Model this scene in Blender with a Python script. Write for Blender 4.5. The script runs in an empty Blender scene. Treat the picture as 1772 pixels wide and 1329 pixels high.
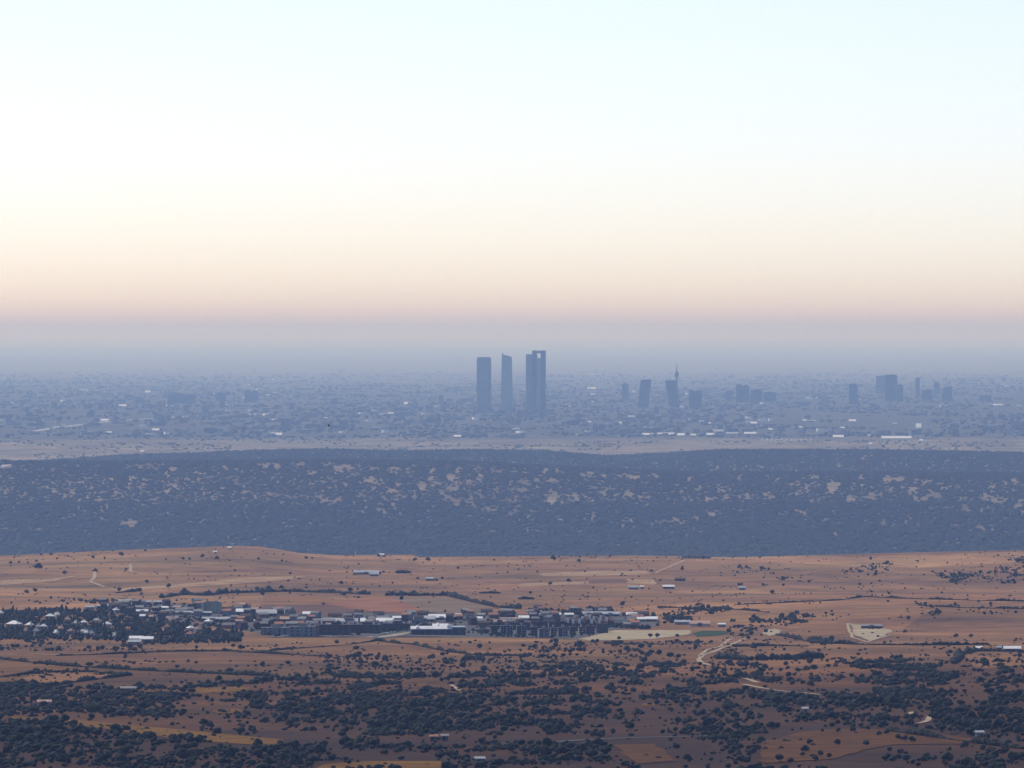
import bpy, bmesh, math, random
import numpy as np
from mathutils import Vector

# ---------------------------------------------------------------- camera, sky, sun, exposure
SC = bpy.context.scene
COL = SC.collection
K = 7.5e-5                  # tangent of one photograph pixel (1772 x 1329)
CX, CY, EYE = 886.0, 664.5, 575.0
CAMZ = 367.0                # the photograph is taken from a mountain flank, 367 m above the plain
TH = math.atan((CY - EYE) * K)

cam = bpy.data.cameras.new('camera')
cam_o = bpy.data.objects.new('camera', cam); COL.objects.link(cam_o)
cam.sensor_width = 36.0
cam.lens = 36.0 / (1772 * K)
cam.clip_start = 1.0; cam.clip_end = 900000.0
cam_o.location = (0, 0, CAMZ)
cam_o.rotation_euler = (math.radians(90) - TH, 0, 0)
SC.camera = cam_o

SUN_EL, SUN_AZ = math.radians(46), math.radians(-38)     # azimuth from +Y, negative = to the left of the view
world = bpy.data.worlds.new('World'); SC.world = world; world.use_nodes = True
wn = world.node_tree; wn.nodes.clear()
sky = wn.nodes.new('ShaderNodeTexSky'); sky.sky_type = 'NISHITA'; sky.sun_disc = False
sky.sun_elevation = SUN_EL; sky.sun_rotation = SUN_AZ
sky.altitude = 900; sky.air_density = 0.58; sky.dust_density = 1.0; sky.ozone_density = 1.0
bg = wn.nodes.new('ShaderNodeBackground'); bg.inputs[1].default_value = 0.143
wo = wn.nodes.new('ShaderNodeOutputWorld')
wb = wn.nodes.new('ShaderNodeVectorMath'); wb.operation = 'MULTIPLY'; wb.inputs[1].default_value = (1.02, 0.965, 1.02)      # camera white balance
wn.links.new(sky.outputs[0], wb.inputs[0]); wn.links.new(wb.outputs[0], bg.inputs[0]); wn.links.new(bg.outputs[0], wo.inputs[0])

sl = bpy.data.lights.new('sun', 'SUN'); sl.energy = 2.55; sl.angle = math.radians(0.53); sl.color = (1.0, 0.92, 0.78)
so = bpy.data.objects.new('sun', sl); COL.objects.link(so)
sd = Vector((math.sin(SUN_AZ) * math.cos(SUN_EL), math.cos(SUN_AZ) * math.cos(SUN_EL), math.sin(SUN_EL)))
so.rotation_euler = sd.to_track_quat('Z', 'Y').to_euler(); so.location = (0, 0, 3000)

SC.view_settings.view_transform = 'Standard'; SC.view_settings.look = 'None'
SC.view_settings.gamma = 1.0; SC.view_settings.use_curve_mapping = False
SC.view_settings.exposure = 0.10
SC.render.engine = 'CYCLES'
SC.cycles.use_denoising = True
SC.cycles.max_bounces = 6; SC.cycles.volume_bounces = 2; SC.cycles.diffuse_bounces = 2
SC.cycles.use_light_tree = False

HAZE_DENSITY, HAZE_COLOR, HAZE_G, HAZE_TOP = 2.8e-5, (0.33, 0.53, 1.0), 0.24, CAMZ + 360

# ---------------------------------------------------------------- helpers
rng = np.random.default_rng(7)
random.seed(7)

def ray(px, py):
    """direction (x, z) per metre of Y for a photograph pixel"""
    u = (px - CX) * K; v = (CY - py) * K
    yc = math.cos(TH) + v * math.sin(TH)
    return u / yc, (v * math.cos(TH) - math.sin(TH)) / yc

def project(x, y, z):
    c, s = math.cos(TH), math.sin(TH)
    d = y * c - (z - CAMZ) * s
    return CX + x / d / K, CY - (y * s + (z - CAMZ) * c) / d / K

def ztan(py, D):
    return CAMZ + ray(CX, py)[1] * D

class Noise:
    def __init__(self, seed): self.t = np.random.default_rng(seed).random((256, 256)) * 2 - 1
    def __call__(self, x, y):
        x = np.asarray(x, float); y = np.asarray(y, float)
        xi = np.floor(x).astype(int); yi = np.floor(y).astype(int)
        fx = x - xi; fy = y - yi
        fx = fx * fx * fx * (fx * (fx * 6 - 15) + 10); fy = fy * fy * fy * (fy * (fy * 6 - 15) + 10)
        a = self.t[xi % 256, yi % 256]; b = self.t[(xi + 1) % 256, yi % 256]
        c = self.t[xi % 256, (yi + 1) % 256]; d = self.t[(xi + 1) % 256, (yi + 1) % 256]
        return (a * (1 - fx) + b * fx) * (1 - fy) + (c * (1 - fx) + d * fx) * fy
N1, N2, N3, N4 = Noise(1), Noise(2), Noise(3), Noise(4)

def tag(o, label=None, cat=None, group=None, kind=None):
    if label: o['label'] = label
    if cat: o['category'] = cat
    if group: o['group'] = group
    if kind: o['kind'] = kind
    return o

def mesh_np(name, V, F, mats=(), mi=None, smooth=False):
    """mesh from arrays; F is (n,3) or (n,4)"""
    V = np.asarray(V, np.float32); F = np.asarray(F, np.int32)
    me = bpy.data.meshes.new(name)
    n, k = F.shape
    me.vertices.add(len(V)); me.vertices.foreach_set('co', V.ravel())
    me.loops.add(n * k); me.loops.foreach_set('vertex_index', F.ravel())
    me.polygons.add(n); me.polygons.foreach_set('loop_start', np.arange(0, n * k, k, dtype=np.int32))
    for m in mats: me.materials.append(m)
    if mi is not None: me.polygons.foreach_set('material_index', np.asarray(mi, np.int32))
    if smooth: me.polygons.foreach_set('use_smooth', np.ones(n, bool))
    me.update(calc_edges=True)
    return me

def link(name, me, loc=(0, 0, 0), rz=0.0, parent=None, scale=None):
    o = bpy.data.objects.new(name, me); COL.objects.link(o)
    o.location = loc; o.rotation_euler = (0, 0, rz)
    if scale is not None: o.scale = scale if hasattr(scale, '__len__') else (scale,) * 3
    if parent: o.parent = parent
    return o

# ---------------------------------------------------------------- materials
def mat(name, rgb, rough=0.9, noise=0.0, scale=0.1, spec=0.2, rgb2=None, metal=0.0, stretch=(1, 1, 1), emit=None):
    m = bpy.data.materials.new(name); m.use_nodes = True
    nt = m.node_tree; b = nt.nodes['Principled BSDF']
    b.inputs['Roughness'].default_value = rough; b.inputs['Metallic'].default_value = metal
    b.inputs['Specular IOR Level'].default_value = spec
    if noise <= 0:
        b.inputs['Base Color'].default_value = (*rgb, 1); return m
    tc = nt.nodes.new('ShaderNodeTexCoord'); mp = nt.nodes.new('ShaderNodeMapping'); mp.inputs['Scale'].default_value = stretch
    nz = nt.nodes.new('ShaderNodeTexNoise'); nz.inputs['Scale'].default_value = scale; nz.inputs['Detail'].default_value = 5
    cr = nt.nodes.new('ShaderNodeValToRGB')
    c2 = rgb2 or tuple(c * (1 - noise) for c in rgb); c1 = rgb if rgb2 else tuple(min(1, c * (1 + noise)) for c in rgb)
    cr.color_ramp.elements[0].position = 0.32; cr.color_ramp.elements[1].position = 0.68
    cr.color_ramp.elements[0].color = (*c2, 1); cr.color_ramp.elements[1].color = (*c1, 1)
    nt.links.new(tc.outputs['Object'], mp.inputs[0]); nt.links.new(mp.outputs[0], nz.inputs['Vector'])
    nt.links.new(nz.outputs['Fac'], cr.inputs[0]); nt.links.new(cr.outputs[0], b.inputs['Base Color'])
    return m

# ---------------------------------------------------------------- terrain heights
CREST1 = [(-600, 966), (0, 962), (100, 957), (280, 950), (400, 945), (450, 946), (520, 957), (580, 961), (715, 960), (722, 964), (900, 963), (1100, 962), (1270, 965), (1400, 962), (1600, 957), (1772, 953), (2400, 950)]
RIDGE = [(-600, 800), (0, 801), (200, 801), (550, 797), (800, 800), (900, 806), (1050, 813), (1200, 818), (1400, 820), (1772, 822), (2400, 822)]
CREST2 = [(-600, 812), (0, 805), (150, 794), (250, 788), (330, 787), (420, 782), (560, 779), (700, 782), (800, 780), (940, 782), (1050, 792), (1150, 787), (1250, 781), (1500, 781), (1772, 785), (2400, 785)]

UC = np.concatenate([np.linspace(-0.20, -0.082, 24)[:-1], np.linspace(-0.082, 0.082, 205), np.linspace(0.082, 0.20, 24)[1:]])
DR = np.concatenate([np.geomspace(1000, 3000, 32)[:-1], np.geomspace(3000, 28000, 430)[:-1], np.geomspace(28000, 400000, 140)])

def pchip(xn, Yn, xq):
    h = np.diff(xn)[:, None]; d = np.diff(Yn, axis=0) / h
    m = np.zeros_like(Yn)
    same = (d[1:] * d[:-1]) > 0
    w1 = 2 * h[1:] + h[:-1]; w2 = h[1:] + 2 * h[:-1]
    with np.errstate(divide='ignore', invalid='ignore'):
        hm = (w1 + w2) / (w1 / d[:-1] + w2 / d[1:])
    m[1:-1] = np.where(same, hm, 0); m[0] = d[0]; m[-1] = d[-1]
    i = np.clip(np.searchsorted(xn, xq) - 1, 0, len(xn) - 2)
    hh = h[i]; t = ((xq - xn[i])[:, None]) / hh
    return ((2 * t**3 - 3 * t**2 + 1) * Yn[i] + (t**3 - 2 * t**2 + t) * hh * m[i] + (-2 * t**3 + 3 * t**2) * Yn[i + 1] + (t**3 - t**2) * hh * m[i + 1])

def build_heights():
    pxs = CX + UC / K
    row = lambda L: np.interp(pxs, [a for a, b in L], [b for a, b in L])
    zt = lambda rows, D: CAMZ + np.array([ray(CX, r)[1] for r in rows]) * D
    c = np.ones_like(UC)
    r = lambda y, D: ztan(y, D) * c
    far = [(D, z * c) for D, z in ((31000, -6), (35000, 0), (45000, 2), (60000, 0), (100000, 0), (400000, 0))]
    nodes = [(1000, 232 * c), (2300, 203 * c), (3200, r(1329, 3200)), (4400, r(1183, 4400)), (6200, r(1090, 6200)), (7900, r(1016, 7900)), (9600, zt(row(CREST1), 9600)), (10800, 22 * c), (13500, -65 * c), (16500, r(963, 16500)),
             (20000, zt(row(RIDGE), 20000)), (21000, -55 * c), (23500, zt(row(CREST2), 23500)), (24600, -44 * c), (25700, r(780, 25700)), (27500, r(761, 27500))] + far
    Z = pchip(np.array([a for a, b in nodes], float), np.array([b for a, b in nodes]), DR)
    X = UC[None, :] * DR[:, None]; Y = np.repeat(DR[:, None], len(UC), 1)
    amp = np.interp(DR, [2600, 5000, 8600, 9200, 9600, 10500, 19000, 20000, 21600, 23500, 25700, 35000], [2.5, 4.5, 7.5, 3.5, 0.8, 5, 9, 2, 5, 1.2, 3, 5])[:, None]
    Z = Z + amp * (N1(X / 640 + 9.3, Y / 900 + 3.1) * 1.0 + N2(X / 210 + 5.5, Y / 330 + 1.7) * 0.33 + N3(X / 75, Y / 120) * 0.10)
    return X, Y, Z
TX, TY, TZ = build_heights()
lD, lU = DR, UC

def H(x, y):
    """terrain height: the same bilinear patches the ground mesh is made of"""
    x = np.asarray(x, float); y = np.asarray(y, float)
    i = np.clip(np.searchsorted(lD, y) - 1, 0, len(lD) - 2)
    u = x / y
    j = np.clip(np.searchsorted(lU, u) - 1, 0, len(lU) - 2)
    a = np.clip((y - lD[i]) / (lD[i + 1] - lD[i]), 0, 1); b = np.clip((u - lU[j]) / (lU[j + 1] - lU[j]), 0, 1)
    return (TZ[i, j] * (1 - b) + TZ[i, j + 1] * b) * (1 - a) + (TZ[i + 1, j] * (1 - b) + TZ[i + 1, j + 1] * b) * a

_YS = np.geomspace(2900, 70000, 6000)
def hit(px, py, lift=0.0):
    """first point of the terrain seen through a pixel"""
    dx, dz = ray(px, py)
    h = H(dx * _YS, _YS) + lift
    below = (CAMZ + dz * _YS) <= h
    k = int(np.argmax(below)) if below.any() else len(_YS) - 1
    y = _YS[k]
    if k > 0:
        f0 = CAMZ + dz * _YS[k - 1] - h[k - 1]; f1 = CAMZ + dz * _YS[k] - h[k]
        y = _YS[k - 1] + (_YS[k] - _YS[k - 1]) * (f0 / (f0 - f1) if f0 != f1 else 0)
    x = dx * y
    return float(x), float(y), float(H(x, y)) 
# ---------------------------------------------------------------- ground
def ground_material():
    m = bpy.data.materials.new('dry_ground'); m.use_nodes = True
    nt = m.node_tree; N = nt.nodes.new; L = nt.links.new
    b = nt.nodes['Principled BSDF']; b.inputs['Roughness'].default_value = 0.95; b.inputs['Specular IOR Level'].default_value = 0.1
    tc = N('ShaderNodeTexCoord'); sep = N('ShaderNodeSeparateXYZ'); L(tc.outputs['Object'], sep.inputs[0])
    # soil and grass colour by belt; near end darkened like a vignette, far end paled like haze
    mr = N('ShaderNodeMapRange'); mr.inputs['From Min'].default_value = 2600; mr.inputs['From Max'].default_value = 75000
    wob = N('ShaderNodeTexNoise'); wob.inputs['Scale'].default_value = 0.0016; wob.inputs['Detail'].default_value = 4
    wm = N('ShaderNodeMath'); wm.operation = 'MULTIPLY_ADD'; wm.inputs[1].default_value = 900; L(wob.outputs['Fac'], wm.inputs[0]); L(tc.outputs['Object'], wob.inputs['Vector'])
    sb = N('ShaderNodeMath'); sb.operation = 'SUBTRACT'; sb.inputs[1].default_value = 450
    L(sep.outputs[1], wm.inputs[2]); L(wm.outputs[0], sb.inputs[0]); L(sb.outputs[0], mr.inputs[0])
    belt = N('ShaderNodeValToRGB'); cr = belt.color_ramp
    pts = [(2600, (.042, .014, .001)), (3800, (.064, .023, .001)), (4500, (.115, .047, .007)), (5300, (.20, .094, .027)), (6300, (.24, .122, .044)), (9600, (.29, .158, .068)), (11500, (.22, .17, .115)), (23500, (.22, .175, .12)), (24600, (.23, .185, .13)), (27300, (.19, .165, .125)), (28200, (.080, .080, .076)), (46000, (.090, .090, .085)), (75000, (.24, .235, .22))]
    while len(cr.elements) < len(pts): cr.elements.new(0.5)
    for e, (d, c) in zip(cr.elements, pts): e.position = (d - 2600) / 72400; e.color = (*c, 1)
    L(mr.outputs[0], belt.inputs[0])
    # parcels: large patches of slightly different land
    mp = N('ShaderNodeMapping'); mp.inputs['Scale'].default_value = (1.0, 0.55, 0); L(tc.outputs['Object'], mp.inputs[0])
    vo = N('ShaderNodeTexVoronoi'); vo.inputs['Scale'].default_value = 0.0042; vo.inputs['Randomness'].default_value = 1.0; L(mp.outputs[0], vo.inputs['Vector'])
    sv = N('ShaderNodeSeparateColor'); L(vo.outputs['Color'], sv.inputs[0])
    pr = N('ShaderNodeMapRange'); pr.inputs['To Min'].default_value = 0.74; pr.inputs['To Max'].default_value = 1.22; L(sv.outputs[0], pr.inputs[0])
    n1 = N('ShaderNodeTexNoise'); n1.inputs['Scale'].default_value = 0.0065; n1.inputs['Detail'].default_value = 7; n1.inputs['Roughness'].default_value = 0.62; L(tc.outputs['Object'], n1.inputs['Vector'])
    r1 = N('ShaderNodeMapRange'); r1.inputs['From Min'].default_value = 0.3; r1.inputs['From Max'].default_value = 0.7; r1.inputs['To Min'].default_value = 0.46; r1.inputs['To Max'].default_value = 1.5; L(n1.outputs['Fac'], r1.inputs[0])
    n2 = N('ShaderNodeTexNoise'); n2.inputs['Scale'].default_value = 0.035; n2.inputs['Detail'].default_value = 5; n2.inputs['Roughness'].default_value = 0.7; L(tc.outputs['Object'], n2.inputs['Vector'])
    r2 = N('ShaderNodeMapRange'); r2.inputs['From Min'].default_value = 0.3; r2.inputs['From Max'].default_value = 0.7; r2.inputs['To Min'].default_value = 0.62; r2.inputs['To Max'].default_value = 1.32; L(n2.outputs['Fac'], r2.inputs[0])
    a = N('ShaderNodeMath'); a.operation = 'MULTIPLY'; L(pr.outputs[0], a.inputs[0]); L(r1.outputs[0], a.inputs[1])
    a2 = N('ShaderNodeMath'); a2.operation = 'MULTIPLY'; L(a.outputs[0], a2.inputs[0]); L(r2.outputs[0], a2.inputs[1])
    sc = N('ShaderNodeVectorMath'); sc.operation = 'SCALE'; L(belt.outputs[0], sc.inputs[0]); L(a2.outputs[0], sc.inputs['Scale'])
    # hue drift between reddish soil and straw
    hn = N('ShaderNodeTexNoise'); hn.inputs['Scale'].default_value = 0.0035; hn.inputs['Detail'].default_value = 3
    hm = N('ShaderNodeMapping'); hm.inputs['Location'].default_value = (300, 70, 0); L(tc.outputs['Object'], hm.inputs[0]); L(hm.outputs[0], hn.inputs['Vector'])
    hc = N('ShaderNodeValToRGB'); hc.color_ramp.elements[0].position = .35; hc.color_ramp.elements[1].position = .65
    hc.color_ramp.elements[0].color = (1.06, .97, .98, 1); hc.color_ramp.elements[1].color = (.98, 1.04, .92, 1); L(hn.outputs['Fac'], hc.inputs[0])
    mu = N('ShaderNodeVectorMath'); mu.operation = 'MULTIPLY'; L(sc.outputs[0], mu.inputs[0]); L(hc.outputs[0], mu.inputs[1])
    L(mu.outputs[0], b.inputs['Base Color'])
    return m

nr, nc = TX.shape
idx = np.arange(nr * nc).reshape(nr, nc)
F = np.stack([idx[:-1, :-1], idx[:-1, 1:], idx[1:, 1:], idx[1:, :-1]], -1).reshape(-1, 4)
ground = link('ground', mesh_np('ground', np.stack([TX, TY, TZ], -1).reshape(-1, 3), F, [ground_material()], smooth=True))
tag(ground, kind='structure')

# ---------------------------------------------------------------- crown shapes (numpy, reused everywhere)
def ico(sub=0):
    bm = bmesh.new(); bmesh.ops.create_icosphere(bm, subdivisions=sub + 1, radius=1)
    bm.verts.ensure_lookup_table()
    V = np.array([v.co[:] for v in bm.verts]); Fc = np.array([[v.index for v in f.verts] for f in bm.faces]); bm.free()
    return V, Fc
ICO0, ICO1 = ico(0), ico(1)

def lobe(c, r, sub, jit, g):
    V, Fc = (ICO0, ICO1)[sub]
    W = V * (1 + (g.random((len(V), 1)) - 0.5) * 2 * jit) * np.array(r) + np.array(c)
    return W, Fc
def merge(parts):
    Vs, Fs, n = [], [], 0
    for V, Fc in parts:
        Vs.append(V); Fs.append(Fc + n); n += len(V)
    return np.concatenate(Vs), np.concatenate(Fs)
def scatter(variants, P, S, R, I):
    """many copies merged into one array: positions, scales (n,3), rotations, variant index"""
    Vs, Fs, n = [], [], 0
    for k, (V, Fc) in enumerate(variants):
        s = np.where(I == k)[0]
        if not len(s): continue
        c, sn = np.cos(R[s])[:, None], np.sin(R[s])[:, None]
        W = V[None] * S[s][:, None, :]
        X = W[..., 0] * c - W[..., 1] * sn; Y = W[..., 0] * sn + W[..., 1] * c
        W = np.stack([X, Y, W[..., 2]], -1) + P[s][:, None, :]
        Vs.append(W.reshape(-1, 3)); Fs.append((Fc[None] + (np.arange(len(s)) * len(V))[:, None, None]).reshape(-1, 3) + n)
        n += len(s) * len(V)
    return np.concatenate(Vs), np.concatenate(Fs)

M_OAK = mat('oak_leaves', (.026, .030, .014), noise=.35, scale=.25, rgb2=(.014, .017, .008))
M_FOREST = mat('forest_leaves', (.026, .033, .018), noise=.35, scale=.02, rgb2=(.016, .021, .012))

# ---------------------------------------------------------------- the far evergreen forest (one mass)
CLEAR = [(248,805,38,4),(298,811,8,3),(394,806,8,5),(460,804,10,6),(478,806,8,4),(518,802,13,3),(566,804,10,5),(589,808,12,8),(95,847,12,3),(127,848,10,3),(122,837,7,2),(301,842,13,3),(247,875,9,2),(500,858,18,4),(570,867,15,5),(224,906,22,6),(264,918,7,2),(68,791,14,6),(12,806,16,4),
(597,806,18,4),(606,820,18,5),(622,809,8,5),(643,829,14,5),(651,810,12,5),(684,815,17,7),(711,818,7,8),(717,804,6,3),(746,821,6,12),(733,841,8,8),(760,836,8,5),(784,825,16,8),(777,843,14,4),(794,811,6,5),(831,825,8,8),(828,811,10,3),(850,813,6,3),(868,813,5,3),(892,813,6,3),(679,858,26,8),(716,862,6,4),(621,857,6,5),(790,869,15,5),(775,858,6,4),(851,880,28,6),(892,885,8,3),(922,886,7,5),(1024,894,24,5),(944,814,9,4),(966,813,6,4),(928,830,7,3),(904,832,12,3),(960,829,10,3),(905,846,12,4),(931,843,5,4),(955,858,12,6),(994,857,8,6),(1019,821,20,4),(1044,823,6,4),(1065,822,6,3),(1092,824,18,5),(1131,823,12,3),(1046,852,6,4),(1022,852,7,3),(1092,853,10,5),(1114,860,8,4),(1112,869,14,3),(1141,903,14,4),(1078,908,6,3),(883,835,4,4),
(1169,903,22,7),(1204,898,9,5),(1229,891,14,4),(1278,884,5,4),(1280,826,5,6),(1192,826,4,3),(1201,827,3,3),(1262,825,5,3),(1327,824,5,3),(1343,833,6,3),(1208,847,9,4),(1243,845,4,6),(1157,866,4,3),(1168,866,3,3),(1199,864,10,3),(1222,863,6,5),(1255,861,6,5),(1290,863,7,6),(1329,859,9,6),(1375,835,15,4),(1408,826,10,4),(1410,834,12,3),(1445,837,18,6),(1441,849,10,5),(1397,845,7,5),(1471,863,10,9),(1490,825,6,3),(1540,828,20,5),(1562,827,8,4),(1492,841,6,4),(1512,858,12,6),(1543,847,7,4),(1585,831,6,6),(1601,832,10,4),(1576,847,7,4),(1617,856,12,5),(1596,863,15,3),(1610,880,6,6),(1680,833,10,4),(1715,842,8,7),(1738,838,7,7),(1757,830,9,3),(1708,858,12,6),(1729,866,15,6),(1759,875,11,4),(1655,910,5,7),(1675,915,4,5),(1697,912,10,7),(1717,914,6,4),(1529,907,6,5),(1547,908,5,5),(1447,926,5,3),(1647,880,6,4),(1669,880,8,6),(1699,882,6,4),(1715,880,6,6)]

def forest():
    g = np.random.default_rng(11)
    n = 135000
    y = np.sqrt(g.uniform(14600**2, 23850**2, n)); x = g.uniform(-0.0765, 0.0765, n) * y
    z = H(x, y); px, py = project(x, y, z)
    keep = np.ones(n, bool)
    for cx, cy, rx, ry in CLEAR:
        d = ((px - cx) / (rx * .85 + .8))**2 + ((py - cy - 2.5) / (ry * .8 + 2.8))**2
        keep &= d > 0.72 + 0.85 * N2(x / 9, y / 48) + .7 * N3(x / 4, y / 26)
    # few stand on the slopes that fall away from the camera
    keep &= g.random(n) < np.where((y > 20800) & (y < 22000), .08, np.where(y < 16000, .08, np.where(py > 872, 1.0, .80)))
    x, y, z = x[keep], y[keep], z[keep]; m = len(x)
    vs = [lobe((0, 0, .5), (.55, .55, .48), 0, .26, g) for k in range(9)]
    vs = [(V, Fc[[V[f, 2].mean() > .3 for f in Fc]]) for V, Fc in vs]      # the underside stands on the ground
    s = g.uniform(6.0, 11.6, m) * np.where(project(x, y, z)[1] > 872, 1.22, 1.0)
    S = np.stack([s * g.uniform(.85, 1.25, m), s * g.uniform(.85, 1.25, m), s * g.uniform(.6, .85, m)], 1)
    V, Fc = scatter(vs, np.stack([x, y, z - .3], 1), S, g.uniform(0, 6.28, m), g.integers(0, 9, m))
    o = link('evergreen_forest', mesh_np('evergreen_forest', V, Fc, [M_FOREST]))
    tag(o, 'vast dark evergreen forest with pale clearings between the brown fields and the city', 'forest', kind='stuff')
    return m
n_forest = forest()
# ---------------------------------------------------------------- fields, roads, tracks (sheets lying on the ground)
def resample(pts, step):
    pts = np.asarray(pts, float); d = np.r_[0, np.cumsum(np.linalg.norm(np.diff(pts[:, :2], axis=0), axis=1))]
    n = max(2, int(d[-1] / step) + 1); t = np.linspace(0, d[-1], n)
    return np.stack([np.interp(t, d, pts[:, k]) for k in range(pts.shape[1])], 1)

def drape(name, poly, m, lift=0.3, wob=2.2, dy=1.5, nx=26):
    """a field: polygon drawn on the photograph, laid on the terrain"""
    P = np.array(poly, float); y0, y1 = P[:, 1].min(), P[:, 1].max()
    rows = []
    for y in np.linspace(y0 + .05, y1 - .05, max(4, int((y1 - y0) / dy) + 1)):
        xs = []
        for a, b in zip(P, np.roll(P, -1, 0)):
            if (a[1] <= y) != (b[1] <= y): xs.append(a[0] + (y - a[1]) / (b[1] - a[1]) * (b[0] - a[0]))
        if len(xs) < 2: continue
        w = wob * 3 * float(N3(y * .35 + len(poly), P[0, 0] * .01)); w2 = wob * 3 * float(N4(y * .35, P[0, 0] * .01 + len(poly)))
        rows.append([hit(x, y) for x in np.linspace(min(xs) + w, max(xs) + w2, nx)])
    V = np.array(rows); V[..., 2] += lift
    n = V.shape[0]; ix = np.arange(n * nx).reshape(n, nx)
    Fc = np.stack([ix[:-1, :-1], ix[1:, :-1], ix[1:, 1:], ix[:-1, 1:]], -1).reshape(-1, 4)
    return tag(link(name, mesh_np(name, V.reshape(-1, 3), Fc, [m], smooth=True)), kind='structure')

def ribbon(name, line, width, m, lift=0.45, step=18, wob=1.0):
    g = resample([hit(x, y)[:2] for x, y in resample(line, 4)], step)
    t = np.gradient(g, axis=0); t /= np.linalg.norm(t, axis=1)[:, None] + 1e-9
    nrm = np.stack([-t[:, 1], t[:, 0]], 1)
    g = g + nrm * (N2(g[:, 0] / 60, g[:, 1] / 60)[:, None] * wob)
    w = width * (1 + .25 * N3(g[:, 0] / 30, g[:, 1] / 30))[:, None] / 2
    L, R = g + nrm * w, g - nrm * w
    V = np.concatenate([np.c_[L, H(L[:, 0], L[:, 1]) + lift], np.c_[R, H(R[:, 0], R[:, 1]) + lift]])
    n = len(g); i = np.arange(n - 1)
    return tag(link(name, mesh_np(name, V, np.stack([i, i + n, i + n + 1, i + 1], 1), [m], smooth=True)), kind='structure')

M_STRAW = mat('pale_straw', (.38, .24, .125), noise=.25, scale=.03, spec=.05)
M_STUB = mat('orange_stubble', (.25, .122, .042), noise=.22, scale=.03, spec=.05)
M_SLOPE = mat('bare_orange_slope', (.105, .042, .006), noise=.3, scale=.05, spec=.05)
M_GOLD = mat('golden_grass', (.175, .083, .006), noise=.3, scale=.05, spec=.05)
M_RED = mat('reddish_soil', (.30, .13, .065), noise=.25, scale=.02, spec=.05)
M_OLIVE = mat('grey_olive_grass', (.21, .145, .085), noise=.2, scale=.02, spec=.05)
M_DARKSOIL = mat('dark_fallow', (.15, .08, .05), noise=.25, scale=.02, spec=.05)
M_SAND = mat('sandy_lot', (.42, .34, .21), noise=.22, scale=.04, spec=.05)
M_PITCH = mat('green_turf', (.030, .062, .022), noise=.25, scale=.05, spec=.05)
M_TRACK = mat('pale_dust', (.44, .34, .23), noise=.2, scale=.08, spec=.05)
M_ASPH = mat('old_asphalt', (.10, .098, .10), noise=.2, scale=.1, spec=.2)
M_CONC = mat('pale_motorway', (.50, .50, .50), noise=.15, scale=.02, spec=.2)
M_LAWN = mat('dry_lawn', (.15, .16, .07), noise=.25, scale=.05, spec=.05)

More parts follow.
